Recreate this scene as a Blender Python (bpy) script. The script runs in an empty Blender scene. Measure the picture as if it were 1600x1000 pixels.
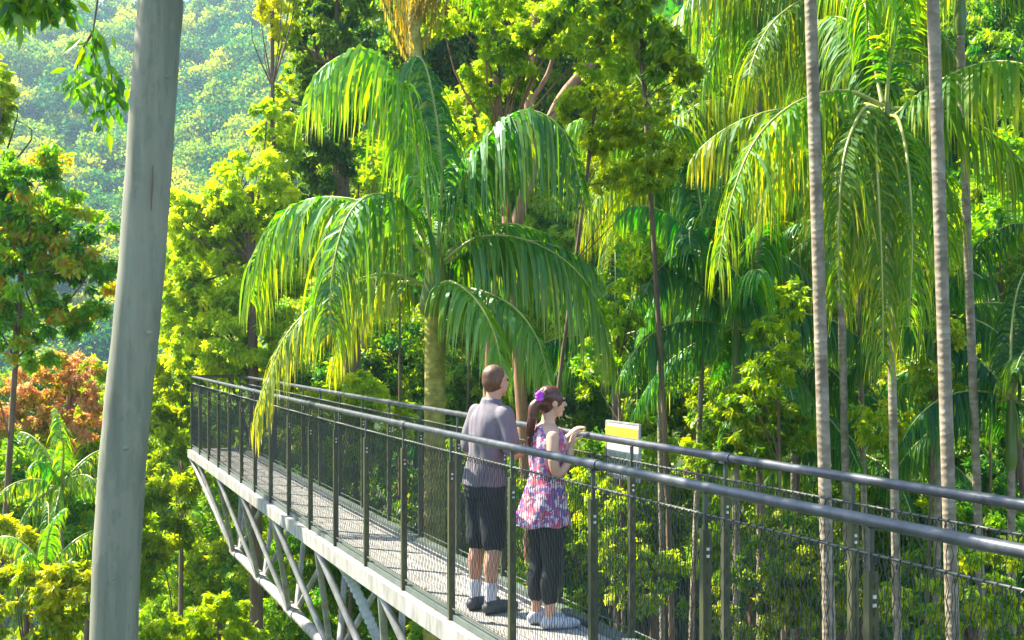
import bpy, math, random
import numpy as np
from mathutils import Vector, Matrix

# ------------------------------------------------------------------ camera, sky, sun, exposure
S = bpy.context.scene
F = 1800.0            # focal length in photo pixels (photo 1600 x 1000)
CAMZ, HOR = 1.85, 530.0
cam_d = bpy.data.cameras.new("camera"); cam = bpy.data.objects.new("camera", cam_d)
S.collection.objects.link(cam); S.camera = cam
cam.location = (0, 0, CAMZ); cam.rotation_euler = (math.radians(90), 0, 0)
cam_d.sensor_width = 36; cam_d.lens = 36 * F / 1600; cam_d.shift_y = (HOR - 500) / 1600
cam_d.clip_start = .05; cam_d.clip_end = 3000

SUN_EL = math.radians(50); SUN_AZ = math.atan2(-.90, .43)     # from +Y towards +X
W = bpy.data.worlds.new("World"); S.world = W; W.use_nodes = True
nt = W.node_tree; bg = nt.nodes["Background"]
sky = nt.nodes.new("ShaderNodeTexSky"); sky.sky_type = 'NISHITA'; sky.sun_disc = False
sky.sun_elevation = SUN_EL; sky.sun_rotation = SUN_AZ
nt.links.new(sky.outputs[0], bg.inputs[0]); bg.inputs[1].default_value = .115
sd = bpy.data.lights.new("sun", 'SUN'); sun = bpy.data.objects.new("sun", sd); S.collection.objects.link(sun)
sd.energy = 5; sd.angle = math.radians(.5); sd.color = (1, .92, .72)
sv = Vector((math.sin(SUN_AZ) * math.cos(SUN_EL), math.cos(SUN_AZ) * math.cos(SUN_EL), math.sin(SUN_EL)))
sun.rotation_euler = sv.to_track_quat('Z', 'Y').to_euler(); sun.location = sv * 60
S.view_settings.view_transform = 'Standard'; S.view_settings.look = 'None'
S.view_settings.exposure = 2.2; S.view_settings.gamma = 1
cy = S.cycles
cy.max_bounces = 8; cy.diffuse_bounces = 6; cy.glossy_bounces = 2; cy.transmission_bounces = 4
cy.transparent_max_bounces = 6; cy.volume_bounces = 0; cy.use_denoising = True
cy.sample_clamp_indirect = 6; cy.caustics_reflective = False; cy.caustics_refractive = False

rng = np.random.default_rng(7); random.seed(7)
def P(px, py, z):
    return np.array([(px - 800) * z / F, z, CAMZ + (HOR - py) * z / F])

# ------------------------------------------------------------------ materials
def mat(name):
    m = bpy.data.materials.new(name); m.use_nodes = True
    return m, m.node_tree.nodes, m.node_tree.links, m.node_tree.nodes["Principled BSDF"]
def ramp(N, stops):
    r = N.new("ShaderNodeValToRGB"); e = r.color_ramp.elements
    while len(e) < len(stops): e.new(.5)
    for i, (p, c) in enumerate(stops):
        e[i].position = p; e[i].color = (*c, 1)
    return r
def surf(name, c1, c2, scale=(6, 6, 6), rough=.6, metal=0, bump=.0, detail=6, mid=None, noise=1.0):
    m, N, L, b = mat(name)
    tc = N.new("ShaderNodeTexCoord"); mp = N.new("ShaderNodeMapping"); mp.inputs['Scale'].default_value = scale
    nz = N.new("ShaderNodeTexNoise"); nz.inputs['Scale'].default_value = noise; nz.inputs['Detail'].default_value = detail
    nz.inputs['Roughness'].default_value = .65
    L.new(tc.outputs['Object'], mp.inputs[0]); L.new(mp.outputs[0], nz.inputs[0])
    st = [(.34, c1), (.66, c2)] if mid is None else [(.3, c1), (.5, mid), (.7, c2)]
    r = ramp(N, st); L.new(nz.outputs[0], r.inputs[0]); L.new(r.outputs[0], b.inputs['Base Color'])
    b.inputs['Roughness'].default_value = rough; b.inputs['Metallic'].default_value = metal
    if bump:
        bp = N.new("ShaderNodeBump"); bp.inputs['Strength'].default_value = bump; bp.inputs['Distance'].default_value = .02
        L.new(nz.outputs[0], bp.inputs['Height']); L.new(bp.outputs[0], b.inputs['Normal'])
    return m
def leafmat(name, cols, trans=.5, gloss=.06, grough=.4, tcol=(1.9, 1.75, .5), gcol=(.9, .95, 1)):
    m, N, L, b = mat(name); N.remove(b)
    at = N.new("ShaderNodeAttribute"); at.attribute_name = "tint"
    r = ramp(N, cols); L.new(at.outputs['Fac'], r.inputs[0])
    oi = N.new("ShaderNodeObjectInfo"); hs = N.new("ShaderNodeHueSaturation")   # each crown and frond a little different in hue and depth
    for sock, lo, hi, k in (('Hue', .488, .516, 1.0), ('Value', .82, 1.3, 7.31), ('Saturation', .98, 1.15, 3.77)):
        mu = N.new("ShaderNodeMath"); mu.operation = 'MULTIPLY'; mu.inputs[1].default_value = k; L.new(oi.outputs['Random'], mu.inputs[0])
        fr = N.new("ShaderNodeMath"); fr.operation = 'FRACT'; L.new(mu.outputs[0], fr.inputs[0])
        ma = N.new("ShaderNodeMapRange"); ma.inputs[3].default_value = lo; ma.inputs[4].default_value = hi; L.new(fr.outputs[0], ma.inputs[0]); L.new(ma.outputs[0], hs.inputs[sock])
    L.new(r.outputs[0], hs.inputs['Color']); r = hs
    d = N.new("ShaderNodeBsdfDiffuse"); t = N.new("ShaderNodeBsdfTranslucent"); g = N.new("ShaderNodeBsdfGlossy")
    mx = N.new("ShaderNodeMix"); mx.data_type = 'RGBA'; mx.blend_type = 'MULTIPLY'; mx.inputs[0].default_value = 1
    mx.clamp_result = False; mx.inputs[7].default_value = (*tcol, 1)
    L.new(r.outputs[0], mx.inputs[6]); L.new(r.outputs[0], d.inputs[0]); L.new(mx.outputs[2], t.inputs[0])
    g.inputs['Roughness'].default_value = grough; g.inputs[0].default_value = (*gcol, 1)
    a = N.new("ShaderNodeMixShader"); a.inputs[0].default_value = trans; L.new(d.outputs[0], a.inputs[1]); L.new(t.outputs[0], a.inputs[2])
    c = N.new("ShaderNodeMixShader"); c.inputs[0].default_value = gloss; L.new(a.outputs[0], c.inputs[1]); L.new(g.outputs[0], c.inputs[2])
    L.new(c.outputs[0], N["Material Output"].inputs[0])
    return m
ML = {
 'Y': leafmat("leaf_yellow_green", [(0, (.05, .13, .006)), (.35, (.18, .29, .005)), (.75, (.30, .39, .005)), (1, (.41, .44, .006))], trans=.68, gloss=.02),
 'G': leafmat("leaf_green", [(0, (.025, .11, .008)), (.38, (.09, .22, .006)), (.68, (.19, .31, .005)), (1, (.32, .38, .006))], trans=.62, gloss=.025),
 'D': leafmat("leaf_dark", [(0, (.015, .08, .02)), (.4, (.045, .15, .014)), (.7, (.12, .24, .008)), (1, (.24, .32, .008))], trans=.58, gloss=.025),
 'O': leafmat("leaf_orange", [(0, (.12, .18, .02)), (.35, (.40, .36, .04)), (.6, (.64, .36, .16)), (1, (.68, .46, .30))], trans=.6, tcol=(1.35, 1.15, .85), gloss=.02),
 'M': leafmat("leaf_mixed", [(0, (.02, .09, .01)), (.35, (.10, .23, .008)), (.82, (.24, .34, .008)), (.94, (.4, .24, .04)), (1, (.45, .17, .05))], trans=.62, gloss=.03),
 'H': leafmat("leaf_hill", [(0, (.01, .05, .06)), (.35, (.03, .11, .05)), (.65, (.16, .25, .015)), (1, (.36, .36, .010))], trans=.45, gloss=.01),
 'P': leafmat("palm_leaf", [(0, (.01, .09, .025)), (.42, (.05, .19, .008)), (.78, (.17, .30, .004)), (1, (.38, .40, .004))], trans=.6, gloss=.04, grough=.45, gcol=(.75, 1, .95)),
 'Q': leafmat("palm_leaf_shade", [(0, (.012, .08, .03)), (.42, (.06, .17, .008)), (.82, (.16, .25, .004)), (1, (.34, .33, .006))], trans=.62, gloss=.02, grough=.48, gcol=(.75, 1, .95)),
 'S': leafmat("dry_leaf", [(0, (.16, .10, .04)), (.5, (.30, .20, .06)), (1, (.42, .34, .06))], gloss=.02),
}
M = {
 'soil': surf("soil", (.02, .03, .012), (.05, .075, .02), (.6,)*3, .95, bump=.3),
 'bark': surf("bark", (.07, .045, .03), (.2, .13, .08), (8, 8, 1.4), .9, bump=.4),
 'barkred': surf("bark_red", (.16, .07, .035), (.36, .2, .11), (7, 7, 1.2), .85, bump=.4),
 'gum': surf("gum_bark", (.10, .095, .07), (.235, .225, .17), (7, 7, .7), .75, bump=.25, mid=(.165, .165, .12)),
 'scar': surf("bark_scar", (.10, .07, .045), (.15, .10, .07), (20, 20, 3), .9),
 'shaft': surf("crownshaft", (.06, .12, .02), (.14, .2, .03), (6, 6, 1), .4),
 'rachis': surf("rachis", (.2, .24, .04), (.38, .38, .1), (3, 3, 3), .4),
 'steel': surf("painted_steel", (.035, .045, .04), (.075, .085, .07), (5, 5, 5), .45, .2),
 'post': surf("post_steel", (.035, .04, .022), (.09, .09, .045), (4, 4, 2), .42, .2),
 'rail': surf("handrail_steel", (.035, .04, .05), (.09, .095, .115), (9, 9, 9), .4, .4, bump=.08),
 'galv': surf("galvanised", (.16, .155, .145), (.36, .35, .33), (9, 9, 2.2), .6, .1, bump=.1),
 'wire': surf("wire", (.02, .024, .022), (.05, .055, .05), (5, 5, 5), .5, .3),
 'kerb': surf("kerb", (.05, .07, .06), (.09, .11, .1), (4, 4, 4), .6),
 'bolt': surf("bolt", (.6, .6, .6), (.8, .8, .8), (9, 9, 9), .3, .5),
 'skin': surf("skin", (.42, .215, .14), (.50, .275, .19), (5, 5, 5), .5),
 'skinf': surf("skin_fair", (.42, .23, .15), (.52, .30, .21), (5, 5, 5), .5),
 'hairm': surf("hair_brown", (.05, .02, .009), (.15, .062, .028), (90, 90, 16), .5, bump=.3),
 'hairw': surf("hair_dark", (.015, .006, .005), (.12, .025, .012), (70, 70, 8), .32, bump=.3),
 'shirt': surf("shirt_grey", (.12, .105, .13), (.17, .15, .18), (18, 18, 8), .85, bump=.3),
 'shorts': surf("shorts_navy", (.004, .006, .010), (.009, .013, .020), (12, 12, 6), .8, bump=.3),
 'pants': surf("pants_black", (.003, .004, .005), (.008, .010, .012), (12, 12, 6), .7, bump=.3),
 'sock': surf("sock", (.42, .42, .48), (.52, .52, .58), (20, 20, 20), .9),
 'shoem': surf("shoe_dark", (.025, .025, .035), (.06, .06, .07), (20, 20, 20), .5),
 'shoew': surf("shoe_pale", (.26, .28, .34), (.46, .48, .52), (25, 25, 25), .6),
 'flower': surf("flower_purple", (.4, .02, .5), (.62, .1, .75), (20, 20, 20), .6),
 'white': surf("sign_white", (.40, .43, .38), (.54, .56, .52), (9, 9, 9), .5),
 'yellow': surf("sign_yellow", (.52, .29, .02), (.60, .38, .05), (9, 9, 9), .45),
 'pale': surf("sign_green", (.24, .34, .24), (.32, .40, .30), (9, 9, 9), .5),
 'dark': surf("dark", (.01, .01, .01), (.02, .02, .02), (9, 9, 9), .4),
}
def ringed(name, a, b, c):
    """palm trunk: pale, with leaf-scar rings"""
    m, N, L, bs = mat(name)
    tc = N.new("ShaderNodeTexCoord"); sx = N.new("ShaderNodeSeparateXYZ"); L.new(tc.outputs['Object'], sx.inputs[0])
    nz = N.new("ShaderNodeTexNoise"); nz.inputs['Scale'].default_value = 9; nz.inputs['Detail'].default_value = 6; L.new(tc.outputs['Object'], nz.inputs[0])
    ad = N.new("ShaderNodeMath"); ad.operation = 'MULTIPLY_ADD'; ad.inputs[1].default_value = .11; L.new(nz.outputs[0], ad.inputs[0]); L.new(sx.outputs[2], ad.inputs[2])
    ml = N.new("ShaderNodeMath"); ml.operation = 'MULTIPLY'; ml.inputs[1].default_value = 110; L.new(ad.outputs[0], ml.inputs[0])
    sn = N.new("ShaderNodeMath"); sn.operation = 'SINE'; L.new(ml.outputs[0], sn.inputs[0])
    r1 = ramp(N, [(.25, tuple(q * .6 for q in a)), (.42, a), (.7, b)]); L.new(nz.outputs[0], r1.inputs[0])
    mx = N.new("ShaderNodeMix"); mx.data_type = 'RGBA'; mr = N.new("ShaderNodeMapRange")
    mr.inputs[1].default_value = .35; mr.inputs[2].default_value = 1.9; L.new(sn.outputs[0], mr.inputs[0])
    n2 = N.new("ShaderNodeTexNoise"); n2.inputs['Scale'].default_value = 2.3; n2.inputs['Detail'].default_value = 5; L.new(tc.outputs['Object'], n2.inputs[0])
    q2 = N.new("ShaderNodeMapRange"); q2.inputs[1].default_value = .4; q2.inputs[2].default_value = .62; L.new(n2.outputs[0], q2.inputs[0])
    m3 = N.new("ShaderNodeMath"); m3.operation = 'MULTIPLY'; L.new(mr.outputs[0], m3.inputs[0]); L.new(q2.outputs[0], m3.inputs[1])
    L.new(m3.outputs[0], mx.inputs[0]); L.new(r1.outputs[0], mx.inputs[6]); mx.inputs[7].default_value = (*c, 1)
    L.new(mx.outputs[2], bs.inputs['Base Color']); bs.inputs['Roughness'].default_value = .8
    bp = N.new("ShaderNodeBump"); bp.inputs['Strength'].default_value = .25; bp.inputs['Distance'].default_value = .006
    L.new(sn.outputs[0], bp.inputs['Height']); L.new(bp.outputs[0], bs.inputs['Normal'])
    return m
M['palmtrunk'] = ringed("palm_trunk", (.17, .135, .095), (.31, .255, .195), (.12, .085, .06))
M['palmtrunkg'] = ringed("palm_trunk_yellow_lit", (.20, .19, .03), (.40, .34, .09), (.16, .13, .04))  # yellower bark: the yellow-green light on the trunk is put into its colour
def deckmat():
    m, N, L, b = mat("deck_planks")
    tc = N.new("ShaderNodeTexCoord"); sx = N.new("ShaderNodeSeparateXYZ")
    rot = N.new("ShaderNodeMapping"); rot.inputs['Rotation'].default_value = (0, 0, -math.atan2(.41, .912))
    L.new(tc.outputs['Object'], rot.inputs[0]); L.new(rot.outputs[0], sx.inputs[0])
    w = N.new("ShaderNodeMath"); w.operation = 'MULTIPLY'; w.inputs[1].default_value = 10.0; L.new(sx.outputs[0], w.inputs[0])
    fr = N.new("ShaderNodeMath"); fr.operation = 'FRACT'; L.new(w.outputs[0], fr.inputs[0])
    g = N.new("ShaderNodeMath"); g.operation = 'LESS_THAN'; g.inputs[1].default_value = .1; L.new(fr.outputs[0], g.inputs[0])
    nz = N.new("ShaderNodeTexNoise"); nz.inputs['Scale'].default_value = 5; nz.inputs['Detail'].default_value = 8; L.new(tc.outputs['Object'], nz.inputs[0])
    r = ramp(N, [(.3, (.22, .212, .20)), (.7, (.33, .32, .305))]); L.new(nz.outputs[0], r.inputs[0])
    mx = N.new("ShaderNodeMix"); mx.data_type = 'RGBA'; L.new(g.outputs[0], mx.inputs[0]); L.new(r.outputs[0], mx.inputs[6]); mx.inputs[7].default_value = (.13, .12, .11, 1)
    L.new(mx.outputs[2], b.inputs['Base Color']); b.inputs['Roughness'].default_value = .8
    return m
M['deck'] = deckmat()
def gummat():
    m, N, L, b = mat("gum_bark_patched"); tc = N.new("ShaderNodeTexCoord")
    def nz(scale, mp, det=6):
        p = N.new("ShaderNodeMapping"); p.inputs['Scale'].default_value = mp; n = N.new("ShaderNodeTexNoise"); n.inputs['Scale'].default_value = scale; n.inputs['Detail'].default_value = det; n.inputs['Roughness'].default_value = .65
        L.new(tc.outputs['Object'], p.inputs[0]); L.new(p.outputs[0], n.inputs[0]); return n
    a = nz(1, (8, 8, .6)); r1 = ramp(N, [(.3, (.10, .098, .07)), (.5, (.155, .16, .115)), (.68, (.235, .235, .175))]); L.new(a.outputs[0], r1.inputs[0])
    c = nz(2.2, (2.2, 2.2, 1.0), 9); r2 = ramp(N, [(.52, (0, 0, 0)), (.56, (1, 1, 1))]); L.new(c.outputs[0], r2.inputs[0])
    d = nz(30, (1, 1, .25), 5); r3 = ramp(N, [(.58, (0, 0, 0)), (.72, (1, 1, 1))]); L.new(d.outputs[0], r3.inputs[0])
    m1 = N.new("ShaderNodeMix"); m1.data_type = 'RGBA'; sc = N.new("ShaderNodeMath"); sc.operation = 'MULTIPLY'; sc.inputs[1].default_value = .45; L.new(r2.outputs[0], sc.inputs[0])
    L.new(sc.outputs[0], m1.inputs[0]); L.new(r1.outputs[0], m1.inputs[6]); m1.inputs[7].default_value = (.25, .225, .17, 1)
    m2 = N.new("ShaderNodeMix"); m2.data_type = 'RGBA'; s2 = N.new("ShaderNodeMath"); s2.operation = 'MULTIPLY'; s2.inputs[1].default_value = .5; L.new(r3.outputs[0], s2.inputs[0])
    L.new(s2.outputs[0], m2.inputs[0]); L.new(m1.outputs[2], m2.inputs[6]); m2.inputs[7].default_value = (.09, .075, .05, 1)
    L.new(m2.outputs[2], b.inputs['Base Color']); b.inputs['Roughness'].default_value = .8
    bp = N.new("ShaderNodeBump"); bp.inputs['Strength'].default_value = .35; bp.inputs['Distance'].default_value = .006; L.new(d.outputs[0], bp.inputs['Height']); L.new(bp.outputs[0], b.inputs['Normal'])
    return m
M['gum'] = gummat()
def floral():
    m, N, L, b = mat("floral_print")
    tc = N.new("ShaderNodeTexCoord"); v = N.new("ShaderNodeTexVoronoi"); v.inputs['Scale'].default_value = 42
    nz = N.new('ShaderNodeTexNoise'); nz.inputs['Scale'].default_value = 30; ad = N.new('ShaderNodeMixRGB'); ad.inputs[0].default_value = .06; L.new(tc.outputs['Object'], nz.inputs[0]); L.new(tc.outputs['Object'], ad.inputs[1]); L.new(nz.outputs['Color'], ad.inputs[2]); L.new(ad.outputs[0], v.inputs[0]); sx = N.new("ShaderNodeSeparateColor"); L.new(v.outputs['Color'], sx.inputs[0])
    r = ramp(N, [(0, (.42, .06, .16)), (.18, (.50, .34, .42)), (.36, (.16, .09, .30)), (.5, (.48, .12, .14)), (.62, (.52, .46, .50)), (.78, (.10, .11, .24)), (.9, (.50, .22, .32))])
    r.color_ramp.interpolation = 'CONSTANT'
    L.new(sx.outputs[0], r.inputs[0]); L.new(r.outputs[0], b.inputs['Base Color']); b.inputs['Roughness'].default_value = .85
    return m
M['floral'] = floral()

# ------------------------------------------------------------------ mesh helpers
class MB:
    def __init__(s): s.v = []; s.f = {}; s.t = {}; s.n = 0
    def add(s, v, f, tint=0.5):
        v = np.asarray(v, float).reshape(-1, 3); f = np.asarray(f, np.int64); k = f.shape[1]
        s.v.append(v); s.f.setdefault(k, []).append(f + s.n); s.n += len(v)
        s.t.setdefault(k, []).append(np.broadcast_to(np.asarray(tint, float), (len(f),)))
    def mesh(s, name, smooth=True):
        me = bpy.data.meshes.new(name); v = np.concatenate(s.v)
        me.vertices.add(len(v)); me.vertices.foreach_set("co", v.ravel())
        ks = sorted(s.f); lo = []; ls = []; tt = []; st = 0
        for k in ks:
            f = np.concatenate(s.f[k]); lo.append(f.ravel()); ls.append(st + np.arange(len(f)) * k); st += f.size; tt.append(np.concatenate(s.t[k]))
        lo = np.concatenate(lo); ls = np.concatenate(ls); tt = np.concatenate(tt)
        me.loops.add(len(lo)); me.loops.foreach_set("vertex_index", lo)
        me.polygons.add(len(ls)); me.polygons.foreach_set("loop_start", ls)
        me.polygons.foreach_set("use_smooth", np.full(len(ls), smooth))
        me.update(calc_edges=True)
        a = me.attributes.new("tint", 'FLOAT', 'FACE'); a.data.foreach_set("value", np.clip(tt, 0, 1))
        me.validate()
        return me
def link(name, me, m=None, parent=None, loc=None):
    o = bpy.data.objects.new(name, me); S.collection.objects.link(o)
    if m is not None: me.materials.clear(); me.materials.append(m)
    if parent is not None: o.parent = parent; o.matrix_parent_inverse = parent_inv(parent)
    return o
def parent_inv(p):
    return Matrix.Translation(-p.location)
def obj(name, mb, m, parent=None, smooth=True):
    return link(name, mb.mesh(name, smooth), m, parent)
def tag(o, label=None, cat=None, group=None, kind=None):
    if label: o['label'] = label
    if cat: o['category'] = cat
    if group: o['group'] = group
    if kind: o['kind'] = kind
    return o
def thing(name, label, cat, loc, group=None):
    o = bpy.data.objects.new(name, None); S.collection.objects.link(o); o.location = loc; o.empty_display_size = .2
    return tag(o, label, cat, group)
def norm(a): return a / (np.linalg.norm(a, axis=-1, keepdims=True) + 1e-9)
def tube(mb, pts, rad, sides=8, cap=True, tint=.5, wob=0):
    pts = np.asarray(pts, float); n = len(pts); rad = np.broadcast_to(np.asarray(rad, float), (n,))
    t = np.gradient(pts, axis=0); t = norm(t)
    ref = np.array([0, 0, 1.]) if abs(t[:, 2]).mean() < .9 else np.array([1., 0, 0])
    a = norm(np.cross(t, ref)); b = np.cross(t, a)
    th = np.arange(sides) * 2 * math.pi / sides
    rr = rad[:, None] * (1 + wob * np.sin(3 * th[None] + np.arange(n)[:, None]))
    v = pts[:, None] + rr[..., None] * (np.cos(th)[None, :, None] * a[:, None] + np.sin(th)[None, :, None] * b[:, None])
    i = np.arange(n - 1)[:, None] * sides; j = np.arange(sides)[None]; k = (j + 1) % sides
    q = np.stack([i + j, i + k, i + sides + k, i + sides + j], -1).reshape(-1, 4)
    mb.add(v, q, tint)
    if cap:
        mb.add(v[0], np.arange(sides)[None, ::-1]); mb.add(v[-1], np.arange(sides)[None])
def box(mb, c, s, rot=0):
    x, y, z = np.array(s) / 2
    v = np.array([[-x, -y, -z], [x, -y, -z], [x, y, -z], [-x, y, -z], [-x, -y, z], [x, -y, z], [x, y, z], [-x, y, z]])
    cr, sr = math.cos(rot), math.sin(rot); R = np.array([[cr, -sr, 0], [sr, cr, 0], [0, 0, 1]])
    mb.add(v @ R.T + np.array(c), [[0, 3, 2, 1], [4, 5, 6, 7], [0, 1, 5, 4], [1, 2, 6, 5], [2, 3, 7, 6], [3, 0, 4, 7]])
def catmull(pts, n):
    p = np.asarray(pts, float); p = np.vstack([2 * p[0] - p[1], p, 2 * p[-1] - p[-2]]); m = len(p) - 3
    u = np.linspace(0, m - 1e-6, n); i = u.astype(int); f = (u - i)[:, None]
    a, b, c, d = p[i], p[i + 1], p[i + 2], p[i + 3]
    return .5 * (2 * b + (c - a) * f + (2 * a - 5 * b + 4 * c - d) * f ** 2 + (3 * b - a - 3 * c + d) * f ** 3)

# ------------------------------------------------------------------ terrain
def sm(t): t = np.clip(t, 0, 1); return t * t * (3 - 2 * t)
def H(x, y):
    x = np.asarray(x, float); y = np.asarray(y, float)
    r = sm((x + .16 * y + 4) / 10)
    zr = -7 + .30 * np.maximum(0, y - 16) + .15 * np.maximum(0, y - 34) - .3 * np.maximum(0, y - 140)
    zl = -8 - .42 * np.clip(y - 12, 0, 80) + .66 * np.clip(y - 105, 0, 196) - .3 * np.maximum(0, y - 310)
    zl = zl + 6 * np.sin(x * .035 + 1.0) * sm((y - 120) / 120) + 3 * np.sin(x * .11 + y * .03) * sm((y - 120) / 100)
    z = zr * r + zl * (1 - r)
    return z + .25 * np.sin(x * 1.3) * np.sin(y * 1.1)
def ground():
    c = np.concatenate([-np.geomspace(1200, 60, 22), np.linspace(-55, 55, 75), np.geomspace(60, 1200, 22)])
    ys = np.concatenate([-np.geomspace(300, 10, 10), np.linspace(-6, 60, 60), np.linspace(63, 350, 70), np.geomspace(360, 1200, 12)])
    X, Y = np.meshgrid(c, ys); Z = np.maximum(H(X, Y), -60) ; v = np.stack([X, Y, Z], -1).reshape(-1, 3)
    nx, ny = len(c), len(ys); i = np.arange(ny - 1)[:, None] * nx; j = np.arange(nx - 1)[None]
    q = np.stack([i + j, i + j + 1, i + nx + j + 1, i + nx + j], -1).reshape(-1, 4)
    mb = MB(); mb.add(v, q); tag(obj('ground', mb, M['soil']), kind='structure')
ground()

# ------------------------------------------------------------------ foliage
def leaf_quads(mb, c, L, wr, tint, droop=.35, up=None):
    """c (n,3) leaf bases; one folded lozenge each (two triangles sharing the midrib)"""
    n = len(c); d = rng.normal(size=(n, 3)); d[:, 2] -= droop * 1.5; d = norm(d)
    w = norm(np.cross(d, rng.normal(size=(n, 3)))); l = L * rng.uniform(.45, 1.5, (n, 1)); ww = l * wr * .5
    nrm = np.cross(d, w)
    v = np.stack([c, c + d * l * .45 + w * ww + nrm * ww * .25, c + d * l, c + d * l * .45 - w * ww + nrm * ww * .25], 1)
    i = np.arange(n)[:, None] * 4
    mb.add(v, np.concatenate([i + [[0, 1, 2]], i + [[0, 2, 3]]]), np.concatenate([tint, tint]))
def cloud(mb, cen, rad, L, cov=2.4, sub=None, wr=.5, tint=(.2, .8), droop=.35, gap=.0):
    """foliage through an ellipsoid: leaf sprays gathered in sub-clumps, denser to the outside"""
    cen = np.asarray(cen, float); rad = np.asarray(rad, float)
    area = math.pi * (rad[0] * rad[2] + rad[0] * rad[1] + rad[1] * rad[2]) / 3
    n = int(1.9 * cov * area / (L * L * wr * .5 * .5)); n = max(60, min(n, 90000))
    rm = (rad.prod()) ** (1 / 3)
    K = sub or int(np.clip(120 * (rm / 1.2) ** 1.3, 40, 800))
    u = norm(rng.normal(size=(K, 3))) * rng.uniform(.35, 1, (K, 1)) ** .6
    sc = cen + u * rad; sr = rm * rng.uniform(.08, .21, K); st = rng.uniform(tint[0], tint[1], K)
    k = rng.choice(K, n, p=sr ** 2 / (sr ** 2).sum())
    off = norm(rng.normal(size=(n, 3))) * (rng.uniform(0, 1, (n, 1)) ** .45)
    off[:, 2] *= .75
    c = sc[k] + off * sr[k][:, None] * 1.15
    # arching sprays: leaves drop a little away from the clump centre
    c[:, 2] -= .25 * sr[k] * (off[:, 0] ** 2 + off[:, 1] ** 2)
    leaf_quads(mb, c, L, wr, st[k] + rng.normal(0, .12, n), droop)
    return sc
def limbs(mb, base, top, r0, targets, bend=.15):
    base = np.asarray(base, float); top = np.asarray(top, float)
    h = np.linalg.norm(top - base); mid = (base + top) / 2 + rng.normal(0, bend, 3) * [h * .12, h * .12, 0]
    pts = catmull([base, mid, top], 14); rad = np.linspace(r0, r0 * .45, 14); rad[0] *= 1.3
    tube(mb, pts, rad, 9, wob=.05)
    for t in targets:
        hz = t[2] - .7 * np.linalg.norm((t - top)[:2]) - .3; s = int(np.clip(np.searchsorted(pts[:, 2], hz) + rng.integers(-1, 2), 5, 12)); p0 = pts[s]; m2 = (p0 + t) / 2 + [0, 0, .12 * np.linalg.norm(t - p0)] + rng.normal(0, .06, 3) * h * .2
        tube(mb, catmull([p0, m2, t], 8), np.linspace(rad[s] * .38, rad[s] * .07, 8), 5, cap=False)
def tree(name, label, cat, crowns, style, L=.13, cov=2.4, trunk=None, r0=.12, bark='bark', group=None, wr=.4, tint=(.25, .85), nl=10, droop=.8):
    """crowns: list of (px, py, depth, rx_px, ry_px[, style]); trunk foot (px, depth)"""
    c0 = P(*crowns[0][:3]); tx, tz = (crowns[0][0], crowns[0][2]) if trunk is None else trunk
    fx = (tx - 800) * tz / F; foot = np.array([fx, tz, float(H(fx, tz)) - .1])
    root = thing(name, label, cat, foot + [0, 0, .1], group)
    per = {}
    tg = []
    for cr in crowns:
        px, py, z, rx, ry = cr[:5]; st = cr[5] if len(cr) > 5 else style
        mb = per.setdefault(st, MB()); a, b = rx * z / F, ry * z / F
        sc = cloud(mb, P(px, py, z), (a, (a + min(a, b)) / 2 * .85, b), L * .68, cov, wr=wr, tint=tint, droop=droop)
        tg += list(sc[:max(2, nl // len(crowns))])
    mb = MB(); top = c0 + [0, 0, -.15 * crowns[0][4] * crowns[0][2] / F]
    if top[2] < foot[2] + .6: top = foot + [0, 0, .8]
    limbs(mb, foot, top, r0, tg)
    obj('trunk', mb, M[bark], root)
    for st, m2 in per.items():
        obj('crown', m2, ML[st], root, smooth=False)
    return root

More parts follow.
